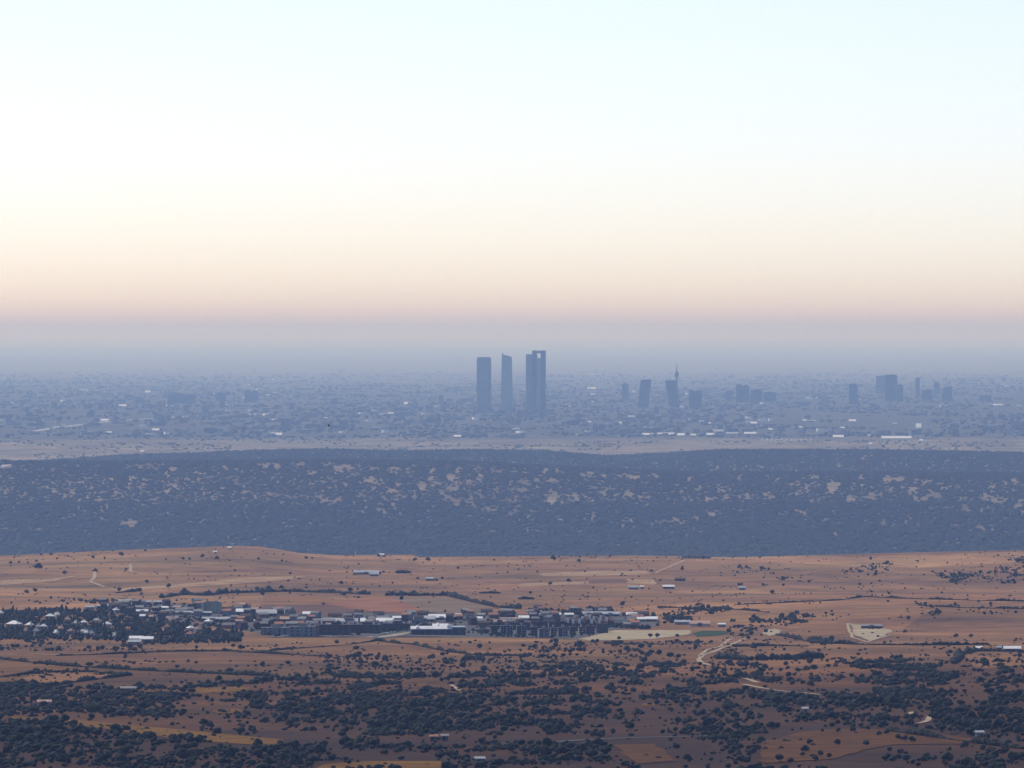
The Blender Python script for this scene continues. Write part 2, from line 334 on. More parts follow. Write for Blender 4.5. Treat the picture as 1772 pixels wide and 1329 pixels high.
M_TOWN = mat('town_ground', (.105, .095, .088), noise=.3, scale=.03, spec=.1)
TOWN = [(150,1049),(240,1043),(330,1045),(440,1056),(560,1069),(720,1066),(900,1061),(1050,1060),(1140,1066),(1140,1084),(1062,1090),(1000,1106),(850,1102),(806,1096),(712,1094),(640,1099),(545,1103),(480,1103),(440,1095),(425,1092),(340,1082),(250,1072),(180,1060)]
for nm, m, poly in [
    ('town_ground', M_TOWN, TOWN),
    ('stubble_field', M_STRAW, [(180,1020),(300,1012),(450,998),(536,997),(500,1003),(450,1008),(300,1018),(215,1023)]),
    ('stubble_field', M_STRAW, [(0,1004),(91,1002),(128,997),(98,1006),(0,1013)]),
    ('stubble_field', M_STRAW, [(930,993),(1020,988),(1123,988),(1126,994),(1030,997),(940,997)]),
    ('stubble_field', M_STRAW, [(1076,1002),(1138,1004),(1131,1012),(1090,1010)]),
    ('stubble_field', M_STRAW, [(900,1010),(1017,1006),(1018,1011),(900,1015)]),
    ('ploughed_field', M_RED, [(640,1034),(690,1037),(732,1056),(692,1063),(600,1053),(560,1043)]),
    ('pasture', M_OLIVE, [(674,1034),(770,1034),(803,1041),(858,1053),(805,1062),(742,1060),(712,1048)]),
    ('fallow_field', M_DARKSOIL, [(452,1046),(560,1047),(640,1061),(560,1067),(452,1062)]),
    ('stubble_field', M_STUB, [(455,1031),(540,1031),(600,1040),(560,1044),(455,1042)]),
    ('sandy_lot', M_SAND, [(1006,1106),(1040,1097),(1068,1091),(1130,1092),(1190,1091),(1191,1099),(1120,1107),(1020,1109)]),
    ('sports_pitch', M_PITCH, [(1200,1098),(1214,1092),(1250,1092),(1256,1097),(1238,1101),(1204,1102)]),
    ('stubble_field', M_STUB, [(1386,1082),(1464,1078),(1467,1098),(1400,1101),(1348,1098),(1380,1092)]),
    ('farm_yard', M_SAND, [(1472,1079),(1500,1083),(1546,1090),(1535,1100),(1505,1110),(1482,1102)]),
    ('sandy_lot', M_SAND, [(1317,1091),(1345,1088),(1351,1096),(1330,1101)]),
    ('stubble_field', M_STUB, [(1667,1135),(1772,1131),(1790,1150),(1700,1157),(1672,1146)]),
    ('stubble_field', M_STUB, [(28,1176),(70,1166),(158,1165),(205,1168),(140,1178),(95,1184)]),
    ('golden_meadow', M_GOLD, [(25,1241),(120,1245),(200,1253),(330,1265),(490,1281),(486,1293),(330,1282),(180,1262),(100,1251),(30,1248)]),
    ('golden_meadow', M_GOLD, [(322,1192),(418,1189),(440,1195),(345,1201)]),
    ('golden_meadow', M_GOLD, [(560,1323),(640,1318),(760,1318),(800,1328),(660,1336),(540,1333)]),
    ('golden_meadow', M_GOLD, [(1113,1217),(1133,1216),(1130,1222),(1117,1222)]),
    ('golden_meadow', M_GOLD, [(370,1230),(412,1228),(420,1234),(380,1236)]),
    ('golden_meadow', M_GOLD, [(720,1183),(744,1182),(742,1188),(722,1188)]),
    ('bare_clearing', M_SLOPE, [(1062,1289),(1134,1288),(1170,1317),(1100,1323)]),
    ('bare_clearing', M_SLOPE, [(1310,1290),(1380,1268),(1450,1262),(1560,1264),(1700,1281),(1715,1289),(1560,1288),(1500,1298),(1440,1314),(1322,1322)]),
]:
    drape(nm, poly, m, .16 if nm == 'town_ground' else .3)

for nm, m, w, line in [
    ('dirt_track', M_TRACK, 5.5, [(1289,1106),(1253,1121),(1219,1134),(1209,1141),(1213,1147),(1229,1152)]),
    ('dirt_track', M_TRACK, 4.5, [(1264,1106),(1243,1121),(1222,1125),(1211,1136)]),
    ('dirt_track', M_TRACK, 4.5, [(1285,1185),(1323,1193),(1366,1198),(1420,1203)]),
    ('dirt_track', M_TRACK, 5, [(1290,1175),(1313,1182)]),
    ('dirt_track', M_TRACK, 4.5, [(1586,1253),(1604,1249),(1609,1240)]),
    ('dirt_track', M_TRACK, 4.5, [(1565,1240),(1579,1233)]),
    ('dirt_track', M_TRACK, 4.5, [(1466,1079),(1474,1103),(1500,1112),(1542,1099)]),
    ('dirt_track', M_TRACK, 7, [(163,990),(164,1000),(156,1007),(181,1016)]),
    ('dirt_track', M_TRACK, 6, [(225,976),(226,990)]),
    ('dirt_track', M_TRACK, 6, [(1134,992),(1160,981),(1184,970)]),
    ('dirt_track', M_TRACK, 5, [(1410,1036),(1448,1038),(1494,1032)]),
    ('dirt_track', M_TRACK, 5, [(0,1133),(40,1131),(100,1134)]),
    ('dirt_track', M_TRACK, 5, [(1660,1115),(1772,1118)]),
    ('dirt_track', M_TRACK, 4, [(0,1183),(40,1184),(100,1188)]),
    ('dirt_track', M_TRACK, 4, [(430,1176),(500,1174)]),
    ('dirt_track', M_TRACK, 4, [(780,1186),(795,1196)]),
    ('country_road', M_ASPH, 6, [(870,1288),(956,1285),(1058,1279),(1170,1276),(1260,1274)]),
    ('country_road', M_ASPH, 7, [(470,1104),(520,1098),(600,1105),(660,1105),(712,1098),(810,1094),(850,1100),(1000,1107)]),
    ('access_road', M_SAND, 12, [(640,1104),(676,1100),(714,1093)]),
    ('motorway', M_CONC, 30, [(60,746),(92,741),(130,736),(190,729),(262,724),(330,722)]),
    ('motorway', M_CONC, 26, [(-20,812),(10,805),(40,803)]),
    ('motorway', M_CONC, 24, [(290,722),(360,719),(420,718)]),
]:
    ribbon(nm, line, w * (.55 if nm == 'dirt_track' else 1), m)
# ---------------------------------------------------------------- trees
M_BARK = mat('bark', (.055, .040, .028), noise=.3, scale=2.0)
M_OAK2 = mat('oak_leaves_grey', (.030, .034, .018), noise=.35, scale=.3, rgb2=(.016, .019, .010))
M_PINE = mat('conifer_needles', (.020, .030, .016), noise=.35, scale=.3, rgb2=(.011, .017, .009))
M_BUSH = mat('hedge_leaves', (.036, .034, .018), noise=.4, scale=.3, rgb2=(.018, .018, .010))

def leaf_tufts(g, centres, radii, n, size):
    """small tilted leaf clusters over the crown surface: breaks the outline"""
    Vs, Fs = [], []
    for k in range(n):
        i = g.integers(len(centres)); d = g.normal(size=3); d /= np.linalg.norm(d); d[2] = abs(d[2]) * .9 - .15
        c = np.array(centres[i]) + d * np.array(radii[i]) * g.uniform(.85, 1.12)
        a, b = g.normal(size=3), g.normal(size=3); a /= np.linalg.norm(a); b -= a * (a @ b); b /= np.linalg.norm(b)
        s = size * g.uniform(.6, 1.4)
        Vs += [c - a * s, c + b * s * .8, c + a * s, c - b * s * .8]; Fs += [[4*k, 4*k+1, 4*k+2], [4*k, 4*k+2, 4*k+3]]
    return np.array(Vs), np.array(Fs)

def oak_crown(seed, fine=True):
    """unit oak: 1 m wide crown, 0.85 m tall, on a short trunk"""
    g = np.random.default_rng(seed)
    n = g.integers(5, 8) if fine else 1; C, R, parts = [], [], []
    for k in range(n):
        a = 6.283 * k / n + g.uniform(-.4, .4) + (0 if fine else g.uniform(0, 6)); r = g.uniform(.14, .30)
        C.append((r * math.cos(a), r * math.sin(a), g.uniform(.38, .60))); q = g.uniform(.17, .26); R.append((q, q, q * g.uniform(.75, 1.0)))
    C.append((g.uniform(-.06, .06), g.uniform(-.06, .06), .60 if fine else .45)); R.append((.25, .25, .22) if fine else (.42, .42, .36))
    for c, r in zip(C, R): parts.append(lobe(c, r, 1 if fine else 0, .16 if fine else .2, g))
    if not fine: parts = [(V, Fc[[V[f, 2].mean() > .2 for f in Fc]]) for V, Fc in parts]
    parts.append(leaf_tufts(g, C, R, 90 if fine else 3, .035 if fine else .07))
    return merge(parts)
def conifer_crown(seed, fine=True):
    g = np.random.default_rng(seed); C, R, parts = [], [], []
    for k in range(6):
        t = k / 5; q = .30 * (1 - t) ** .8 + .07
        C.append((g.uniform(-.05, .05), g.uniform(-.05, .05), .35 + t * 1.0)); R.append((q, q, .17))
    for c, r in zip(C, R): parts.append(lobe(c, r, 1 if fine else 0, .2, g))
    parts.append(leaf_tufts(g, C, R, 70 if fine else 12, .05))
    return merge(parts)
def trunk_mesh(seed, hgt=.42, r=.045, limbs=3):
    g = np.random.default_rng(seed); V, Fc = [], []
    def tube(p0, p1, r0, r1):
        b = len(V); p0, p1 = np.array(p0), np.array(p1)
        for p, q in ((p0, r0), (p1, r1)):
            for k in range(6): V.append(p + q * np.array([math.cos(k * 1.0472), math.sin(k * 1.0472), 0]))
        for k in range(6): k2 = (k + 1) % 6; Fc.append((b + k, b + k2, b + 6 + k2, b + 6 + k))
    top = (g.uniform(-.03, .03), g.uniform(-.03, .03), hgt * .55)
    tube((0, 0, -.08), top, r, r * .75)
    for k in range(limbs):
        a = 6.283 * k / limbs + g.uniform(-.5, .5)
        tube(top, (top[0] + .18 * math.cos(a), top[1] + .18 * math.sin(a), hgt + g.uniform(.05, .14)), r * .6, r * .25)
    return np.array(V), np.array(Fc)

OAK = [mesh_np('oak_crown', *oak_crown(s), [M_OAK if s % 2 else M_OAK2]) for s in range(20, 27)]
OAK_T = [mesh_np('oak_trunk', *trunk_mesh(s), [M_BARK]) for s in range(3)]
CON = [mesh_np('conifer_crown', *conifer_crown(s), [M_PINE]) for s in range(30, 34)]
CON_T = [mesh_np('conifer_trunk', *trunk_mesh(9, .5, .035, 0), [M_BARK])]
TREES = []
def tree(x, y, w, label, group, tall=1.0, conifer=False, name=None, cat='tree'):
    z = float(H(x, y))
    e = bpy.data.objects.new(name or ('conifer' if conifer else 'oak_tree'), None); COL.objects.link(e)
    e.location = (x, y, z - .05 * w * .4); e.rotation_euler = (0, 0, random.uniform(0, 6.28)); e.scale = (w, w, w * tall)
    e.empty_display_size = .5
    tag(e, label, cat, group)
    crowns, trunks = (CON, CON_T) if conifer else (OAK, OAK_T)
    for nm, pool in (('trunk', trunks), ('crown', crowns)):
        o = bpy.data.objects.new(nm, random.choice(pool)); COL.objects.link(o); o.parent = e
    TREES.append(e)
    return e

def inpoly(px, py, poly):
    px = np.asarray(px); py = np.asarray(py); r = np.zeros(px.shape, bool); P = poly
    for (x0, y0), (x1, y1) in zip(P, P[1:] + P[:1]):
        c = ((y0 > py) != (y1 > py))
        with np.errstate(divide='ignore', invalid='ignore'):
            r ^= c & (px < (x1 - x0) * (py - y0) / (y1 - y0 if y1 != y0 else 1e-9) + x0)
    return r
def rect(a, b, c, d): return [(a, b), (c, b), (c, d), (a, d)]

# trees per hectare, drawn over the photograph; later entries override earlier ones
DENS = [
    (rect(-200, 960, 2000, 1115), .25), (rect(-200, 1112, 500, 1165), .8), (rect(500, 1112, 900, 1140), 1.5), (rect(560, 1135, 900, 1168), 7), (rect(900, 1110, 1280, 1150), 11), (rect(900, 1148, 1330, 1178), 20),
    (rect(1280, 1118, 1480, 1145), 1.5), (rect(1480, 1112, 1980, 1145), 1.2), (rect(-200, 1165, 500, 1202), 2.5), (rect(500, 1168, 1330, 1280), 26), (rect(1330, 1145, 1980, 1265), 22),
    (rect(-200, 1200, 490, 1266), 9), (rect(-200, 1262, 980, 1400), 30), (rect(980, 1275, 1980, 1400), 22),
    ([(-200,1178),(0,1183),(90,1186),(130,1198),(285,1200),(320,1215),(355,1232),(300,1242),(200,1240),(120,1232),(60,1236),(0,1242),(-200,1242)], 60),
    ([(100,1188),(150,1191),(300,1189),(470,1178),(470,1183),(300,1194),(140,1196)], 60),
    ([(300,1197),(480,1200),(480,1262),(340,1258),(300,1240)], 14), ([(395,1203),(480,1200),(480,1230),(400,1226)], 34),
    ([(-200,1243),(60,1247),(115,1252),(170,1263),(260,1275),(330,1285),(430,1296),(490,1290),(560,1300),(600,1318),(500,1335),(500,1400),(-200,1400)], 52),
    ([(25,1240),(120,1244),(200,1252),(330,1264),(490,1280),(480,1292),(330,1281),(180,1262),(100,1250),(30,1248)], 1.0),
    ([(480,1172),(560,1168),(700,1172),(890,1170),(1000,1190),(1000,1268),(880,1276),(620,1266),(520,1262),(480,1240)], 36),
    ([(640,1200),(900,1205),(900,1262),(660,1262)], 50),
    ([(520,1186),(600,1184),(600,1196),(530,1198)], 7), ([(720,1182),(760,1182),(760,1188),(720,1188)], 3),
    ([(440,1262),(520,1265),(620,1268),(620,1280),(520,1285),(440,1282)], 5), ([(590,1282),(900,1282),(900,1314),(600,1314)], 40),
    ([(540,1318),(640,1315),(770,1315),(820,1330),(820,1345),(540,1345)], 1.5), ([(830,1300),(900,1300),(900,1318),(830,1318)], 10),
    (rect(860, 1276, 1200, 1287), 3), ([(880,1287),(1060,1287),(1080,1318),(880,1318)], 46), ([(1062,1288),(1134,1287),(1172,1318),(1100,1324)], 1.5),
    (rect(970, 1319, 1330, 1330), 4), ([(1150,1270),(1330,1270),(1330,1320),(1175,1318)], 17),
    ([(1480,1148),(1560,1140),(1640,1148),(1772,1160),(1980,1165),(1980,1225),(1600,1212),(1480,1198)], 40), ([(1640,1185),(1700,1190),(1720,1212),(1650,1206)], 5),
    ([(1330,1196),(1560,1206),(1572,1240),(1480,1228),(1330,1214)], 52), ([(1322,1215),(1500,1228),(1560,1250),(1322,1262)], 26),
    ([(1600,1226),(1980,1230),(1980,1290),(1700,1283),(1560,1256)], 52), ([(1330,1140),(1480,1150),(1480,1195),(1330,1180)], 9),
    ([(1310,1290),(1380,1266),(1450,1260),(1560,1261),(1700,1279),(1720,1290),(1560,1289),(1490,1305),(1440,1314),(1322,1322)], .5),
    ([(1480,1308),(1560,1290),(1980,1292),(1980,1400),(1380,1400),(1400,1330)], 34),
    # mid-ground and back groves
    (rect(-200, 1108, 260, 1128), 8), (TOWN, 16),
    ([(1140,1062),(1180,1055),(1210,1045),(1260,1048),(1265,1058),(1240,1065),(1200,1074),(1150,1080)], 28),
    ([(1265,1068),(1300,1068),(1330,1075),(1380,1060),(1440,1063),(1452,1073),(1380,1079),(1320,1087),(1285,1110),(1252,1108),(1262,1085)], 30),
    ([(1015,1054),(1060,1050),(1062,1066),(1015,1066)], 45), ([(925,1056),(1005,1055),(1005,1064),(925,1064)], 40), ([(1060,1086),(1125,1086),(1125,1090),(1060,1090)], 40),
    ([(1275,982),(1330,985),(1352,998),(1320,1001),(1270,992)], 12), ([(1340,993),(1410,1003),(1412,1009),(1345,1004)], 24),
    ([(1455,986),(1530,973),(1562,979),(1520,996),(1460,1001)], 8), ([(1610,990),(1700,980),(1980,972),(1980,1013),(1640,1009)], 13), ([(1738,964),(1980,960),(1980,1012),(1742,1010)], 24),
    ([(1580,1041),(1600,1043),(1642,1069),(1620,1073)], 24), ([(1640,1046),(1980,1048),(1980,1066),(1660,1066)], 5), ([(1500,1066),(1570,1064),(1566,1076),(1510,1077)], 9), ([(1400,1108),(1440,1107),(1440,1117),(1404,1117)], 60),
    (rect(1500, 1082, 1530, 1089), 22), (rect(55, 1036, 215, 1046), 9),
    ([(-200,1062),(0,1060),(90,1056),(180,1062),(240,1074),(330,1086),(420,1099),(416,1113),(250,1116),(150,1108),(-200,1108)], 0),
    # built-up ground, fields and tracks kept free
    ([(480,1103),(700,1099),(712,1094),(806,1096),(850,1102),(1000,1106),(1000,1112),(480,1110)], 0),
    ([(1006,1106),(1040,1097),(1068,1091),(1130,1092),(1190,1091),(1191,1099),(1120,1107),(1020,1109)], 0), ([(1194,1099),(1212,1091),(1256,1091),(1264,1098),(1240,1102),(1196,1103)], 0),
    ([(1386,1080),(1464,1076),(1467,1098),(1400,1101),(1348,1098),(1380,1092)], .2), ([(1198,1156),(1202,1128),(1255,1104),(1296,1104),(1252,1128),(1224,1142),(1244,1156)], .8), ([(1278,1170),(1330,1182),(1430,1198),(1430,1210),(1320,1200),(1278,1192)], 1.5), ([(1580,1232),(1620,1232),(1620,1256),(1580,1258)], 6),
]
TOWN_WOOD = [(-200,1062),(0,1060),(90,1056),(180,1062),(240,1074),(330,1086),(420,1099),(416,1113),(250,1116),(150,1108),(-200,1108)]

# lone trees picked out one by one in the photograph: pixel, crown width in pixels
LONE = [(71,962,6),(88,962,7),(161,967,8),(67,986,15),(18,977,8),(33,975,6),(63,973,6),(112,995,10),(46,1028,10),(165,990,8),(218,988,7),(210,963,10),(251,955,6),(316,969,7),(328,970,7),(350,966,10),(375,969,9),(287,970,5),(447,969,6),(254,1010,9),(245,1031,8),
    (590,1012,9),(718,972,9),(740,972,10),(765,1003,7),(756,1006,6),(488,973,6),(530,968,7),(540,968,5),(621,978,5),(958,971,13),(1002,974,9),(930,991,5),(1012,991,5),(1127,990,6),(1017,1035,6),(952,1013,8),(984,1008,9),(1056,964,6),(1284,1013,6),(1360,1085,7),(1566,1096,8),(1655,1104,10),(1680,1104,9)]
HEDGE_TREES = [(292,1018,11),(319,1025,10),(357,1029,8),(391,1026,11),(410,1026,8),(445,1023,10),(206,1024,10),(465,1023,13),(487,1021,11),(530,1019,6),(607,1026,12)]
FIELD_EDGE = [(1126,1104,10),(1138,1104,11),(1071,1108,9),(1172,1103,8),(1189,1115,9)]
SLOPE = [(1450,1268,12),(1477,1267,12),(1501,1264,12),(1521,1274,12),(1535,1272,14),(1449,1291,16),(1498,1292,14),(1401,1289,14),(1393,1302,16),(1389,1310,12),(1420,1309,14),(1411,1317,14),(1435,1312,12),(1554,1281,14),(1566,1284,15),(1578,1286,16),(1350,1319,18),(1368,1322,14)]

def put_tree(px, py, wpx, label, group, **k):
    x, y, z = hit(px, py); return tree(x, y, wpx * K * y, label, group, **k)
for p in LONE: put_tree(*p, 'lone round dark tree standing in the open brown fields beyond the town', 'lone trees in the fields beyond the town')
for p in HEDGE_TREES: put_tree(*p, 'dark bushy tree growing along the hedge line above the pale town roofs', 'trees along the upper hedge line')
for p in FIELD_EDGE: put_tree(*p, 'dark round tree at the near edge of the pale sandy lot', 'trees along the sandy lot')
for p in SLOPE: put_tree(*p, 'dark round oak dotted on the bare orange slope in the foreground', 'oaks on the bare orange slope')

NEAR = [('thin end of the golden meadow strip', (25, 1245), (160, 1254)), ('middle of the golden meadow strip', (180, 1256), (330, 1274)), ('broad end of the golden meadow strip', (350, 1275), (490, 1287)), ('cottage with the faded pink roof', (77, 1220), (77, 1220)), ('dark walled barn with a grey roof', (221, 1197), (221, 1197)), ('short golden meadow below the barn', (340, 1196), (430, 1193)), ('tiny golden patch in the woods', (395, 1232), (395, 1232)),
    ('grey country road', (870, 1288), (1260, 1274)), ('square bare clearing below the country road', (1115, 1305), (1115, 1305)), ('bare orange slope', (1330, 1305), (1650, 1280)), ('low white shed among the oaks', (831, 1321), (831, 1321)), ('pair of small dull huts', (760, 1282), (760, 1282)), ('rounded golden meadow', (560, 1327), (780, 1325)),
    ('curved end of the pale track', (1590, 1250), (1608, 1242)), ('long pale dirt track', (1285, 1185), (1420, 1203)), ('small whitish hut under the pale track', (1393, 1233), (1393, 1233)), ('low pale hut by the orange slope', (1697, 1275), (1697, 1275)), ('bright yellow patch in the woods', (1124, 1219), (1124, 1219)), ('short pale track in the dense woods', (780, 1186), (795, 1196)), ('corner stubble field behind its hedge', (1670, 1145), (1772, 1150))]
def woodland():
    g = np.random.default_rng(23); n = 700000
    y = np.sqrt(g.uniform(3080**2, 9650**2, n)); x = g.uniform(-.085, .085, n) * y
    area = .085 * (9650**2 - 3080**2) / 1e4                      # hectares
    z = H(x, y); px, py = project(x, y, z)
    d = np.zeros(n)
    for poly, v in DENS: d[inpoly(px, py, poly)] = v
    d[(py > 1330)] = 30
    clump = np.clip(.42 + 1.0 * N1(x / 24, y / 95 + 50) + 1.25 * N2(x / 8, y / 36), 0, 2.4)
    d *= np.where(d > 45, .3 + .7 * clump, clump)
    keep = (py < 1350) & (abs(px - 886) < 1040) & (g.random(n) < np.where(d > 18, 9.2, 6.4) * d * area / n)
    x, y, z, px, py, d = (a[keep] for a in (x, y, z, px, py, d)); m = len(x)
    s = np.clip(g.lognormal(.86, .44, m), .8, 5.8)
    # the largest in the picture, not hidden behind nearer ones, are trees of their own
    app = s / y
    order = np.argsort(-app * np.where((px > 2) & (px < 1770) & (py < 1325), 1, 0))
    solo = order[:200]; rest = np.setdiff1d(np.arange(m), solo)
    for i in solo:
        q, t = (float(px[i]), float(py[i])), random.uniform(.8, 1.2)
        f = min(NEAR, key=lambda f: min(math.hypot((f[1][0] + (f[2][0] - f[1][0]) * k / 8 - q[0]), 2.5 * (f[1][1] + (f[2][1] - f[1][1]) * k / 8 - q[1])) for k in range(9)))[0]
        size = 'large' if s[i] > 5.4 else 'mid-sized' if s[i] > 4.6 else 'small'; shape = 'tall' if t > 1.07 else 'squat' if t < .93 else 'round'
        tree(float(x[i]), float(y[i]), float(s[i]), f'{size} {shape} dark oak near the {f}', f'{size} {shape} oaks near the {f}', tall=t)
    x, y, z, s = x[rest], y[rest], z[rest], s[rest]; m = len(x)
    vs = [oak_crown(k, False) for k in range(50, 62)]
    S = np.stack([s * g.uniform(.85, 1.2, m), s * g.uniform(.85, 1.2, m), s * g.uniform(.7, 1.1, m)], 1)
    V, Fc = scatter(vs, np.stack([x, y, z - .12 * s], 1), S, g.uniform(0, 6.28, m), g.integers(0, 12, m))
    tag(link('oak_woodland', mesh_np('oak_woodland', V, Fc, [M_OAK])), 'scattered dark oaks and thickets massed over the dry brown land', 'woodland', kind='stuff')
    # low scrub
    n2 = 9000; y = np.sqrt(g.uniform(3080**2, 9600**2, n2)); x = g.uniform(-.085, .085, n2) * y
    k = (N2(x / 40, y / 150 + 9) > -.05) & ((y < 6000) | (g.random(n2) < .3)); x, y = x[k], y[k]; z = H(x, y); px, py = project(x, y, z)
    built = inpoly(px, py, [(-200,1040),(850,1045),(1290,1062),(1280,1112),(850,1108),(420,1116),(-200,1116)])
    x, y, z = x[~built], y[~built], z[~built]; m = len(x)
    s = g.uniform(.9, 2.4, m); S = np.stack([s * 1.4, s * 1.4, s * .8], 1)
    vs = [merge([lobe((0, 0, .3), (.5, .5, .4), 0, .25, g)]) for _ in range(4)]
    V, Fc = scatter(vs, np.stack([x, y, z], 1), S, g.uniform(0, 6.28, m), g.integers(0, 4, m))
    tag(link('scrub', mesh_np('scrub', V, Fc, [M_BUSH])), 'low dark scrub speckled over the dry fields', 'scrub', kind='stuff')
    return m
woodland()

def town_wood():
    g = np.random.default_rng(29); n = 60000
    y = g.uniform(5600, 7000, n); x = g.uniform(-.085, -.030, n) * y
    z = H(x, y); px, py = project(x, y, z)
    ins = inpoly(px, py, TOWN_WOOD)
    x, y, z, px, py = (a[ins] for a in (x, y, z, px, py))
    k = np.ones(len(x), bool)
    for hx, hy, w in VILLAS: k &= ~((abs(px - hx) < w * .62) & (py > hy - 5) & (py < hy + 3.2))
    x, y, z = x[k], y[k], z[k]
    sel = g.permutation(len(x))[:2800]; x, y, z = x[sel], y[sel], z[sel]; m = len(x)
    s = g.uniform(2.8, 5.8, m)
    px, py = project(x, y, z)
    vis = np.where((px > 4) & (py > 1060))[0]; solo = vis[np.argsort(-s[vis])][:40]; rest = np.setdiff1d(np.arange(m), solo)
    for i in solo: tree(float(x[i]), float(y[i]), float(s[i]), f'{"pointed dark conifer" if i % 5 == 0 else "broad dark tree" if s[i] > 5.55 else "rounded dark tree"} in the wooded villa quarter of the town', f'{"conifers" if i % 5 == 0 else "broad trees" if s[i] > 5.55 else "rounded trees"} of the villa quarter', tall=1.0, conifer=(i % 5 == 0), name='garden_tree')
    x, y, z, s = x[rest], y[rest], z[rest], s[rest]; m = len(x)
    vs = [oak_crown(k, False) for k in range(60, 66)] + [conifer_crown(66, False)]
    S = np.stack([s, s, s * g.uniform(.8, 1.15, m)], 1)
    V, Fc = scatter(vs, np.stack([x, y, z - .1 * s], 1), S, g.uniform(0, 6.28, m), g.integers(0, 7, m))
    tag(link('town_grove', mesh_np('town_grove', V, Fc, [M_PINE])), 'dense dark grove around the white roofed villas of the town', 'grove', kind='stuff')

VILLAS = [(2,1067,10),(86,1073,18),(101,1070,6),(116,1078,10),(21,1087,26),(48,1088,10),(66,1091,9),(76,1091,13),(107,1094,11),(128,1085,9),(146,1084,11),(166,1080,13),(185,1087,16),(120,1099,10),(142,1100,14),(149,1102,9),(160,1103,6),(94,1102,6),(44,1098,6),(64,1099,6),(203,1062,8),(196,1107,5),(236,1109,16),(252,1110,18),(230,1115,14),(327,1104,14),(333,1094,14),(345,1095,10),(340,1085,8),(358,1082,12),(300,1078,10),(288,1091,9)]
town_wood()

# ---------------------------------------------------------------- hedgerows and field walls: each a thing
HEDGES = [
    ('low dark hedge crossing the brown pasture from the wooded villa quarter', [(0,1141),(104,1152),(254,1161),(367,1166),(480,1171)], 1.7, 2.2),
    ('dark hedge arching over the small orange field', [(0,1172),(70,1164),(158,1163),(214,1168)], 1.5, 2.0),
    ('short dark hedge closing the small orange field', [(96,1186),(144,1179),(226,1169)], 1.5, 1.8),
    ('thin dark field wall just below the wooded villa quarter', [(99,1135),(198,1132),(282,1128),(395,1127),(500,1133)], 1.1, 1.2),
    ('thin dark field wall climbing towards the parking road', [(450,1128),(506,1123),(591,1117),(648,1110)], 1.1, 1.2),
    ('thin dark field wall ending in open brown pasture', [(450,1128),(535,1135),(588,1138)], 1.0, 1.1),
    ('long dark hedge sloping down below the white roofed hall', [(648,1109),(684,1113),(718,1116),(774,1128),(831,1135),(916,1135)], 1.5, 1.8),
    ('dark bushy hedge bounding the olive pasture above the sheds', [(670,1031),(774,1031),(803,1038),(859,1051),(900,1054)], 2.6, 3.2),
    ('bushy hedge along the top of the orange stubble above the sheds', [(450,1025),(501,1024),(583,1026),(640,1029)], 2.6, 3.0),
    ('bushy hedge above the pale block of the town', [(279,1035),(317,1029),(356,1031),(391,1027),(450,1025)], 2.8, 3.2),
    ('short bushy hedge beneath the long pale stubble strip', [(203,1026),(244,1023)], 2.4, 2.6),
    ('long thin dark field wall across the smooth brown hill', [(1272,1047),(1448,1039),(1494,1033),(1594,1037),(1772,1041)], 1.6, 1.6),
    ('dark hedge running past the round farm yard', [(1345,1099),(1412,1113),(1494,1116),(1594,1117),(1705,1116)], 1.8, 2.2),
    ('straight dark hedge beside the grey stubble near the track', [(1272,1119),(1340,1118),(1395,1119)], 2.2, 2.6),
    ('crooked dark hedge wrapping the right hand stubble field', [(1650,1149),(1664,1140),(1655,1135),(1690,1127),(1770,1128)], 2.0, 2.6),
    ('thick dark hedge between the dirt track bend and the broken woodland', [(1245,1140),(1300,1143),(1360,1142),(1420,1139)], 2.8, 3.4),
    ('dark hedge beneath the low dark grove on the brown hill', [(1140,1052),(1210,1052),(1290,1056),(1330,1060)], 1.6, 1.8),
    ('small oval dark hedge clump in the field above the apartment blocks', [(838,1027),(862,1027)], 5, 3.4),
    ('short dark hedge clump above the red roofed shed', [(902,1037),(918,1037)], 3.5, 3.0),
    ('short grey green hedge near the two white farm barns', [(688,992),(706,992)], 5, 4),
    ('dark hedge on the far edge of the bare orange slope', [(1540,1266),(1620,1277),(1700,1288),(1772,1296)], 2.2, 2.6),
    ('thin dark hedge along the hill above the farm yard', [(1590,1048),(1660,1052),(1772,1054)], 1.8, 2.0),
]
def hedge(label, line, width, hgt):
    g = np.random.default_rng(len(label) * 7 + int(line[0][0]))
    pts = np.array([hit(x, y)[:2] for x, y in resample(line, 3)]); step = min(width * 1.15, 2.4) if len(line) == 2 else width * 1.15
    P = resample(pts, step); m = len(P)
    if m > 900: P = P[:: m // 900 + 1]; m = len(P)
    P = P + g.normal(0, width * .14, P.shape)
    s = width * g.uniform(.75, 1.35, m) * (1.15 + .25 * N2(P[:, 0] / 40, P[:, 1] / 40))
    S = np.stack([s * 1.25, s * 1.25, hgt * g.uniform(.55, 1.15, m) * np.clip(1 + .9 * N1(P[:, 0] / 25, P[:, 1] / 25), .35, 2)], 1)
    vs = [merge([lobe((0, 0, .42), (.6, .6, .55), 0, .24, g)]) for _ in range(4)]
    V, Fc = scatter(vs, np.stack([P[:, 0], P[:, 1], H(P[:, 0], P[:, 1])], 1), S, g.uniform(0, 6.28, m), g.integers(0, 4, m))
    c = V.mean(0); c[2] = V[:, 2].min()
    wall = 'field wall' in label
    tag(link('field_wall' if wall else 'hedge', mesh_np('hedge', V - c, Fc, [M_BUSH]), tuple(c)), label, 'wall' if wall else 'hedge')
for h in HEDGES: hedge(*h)
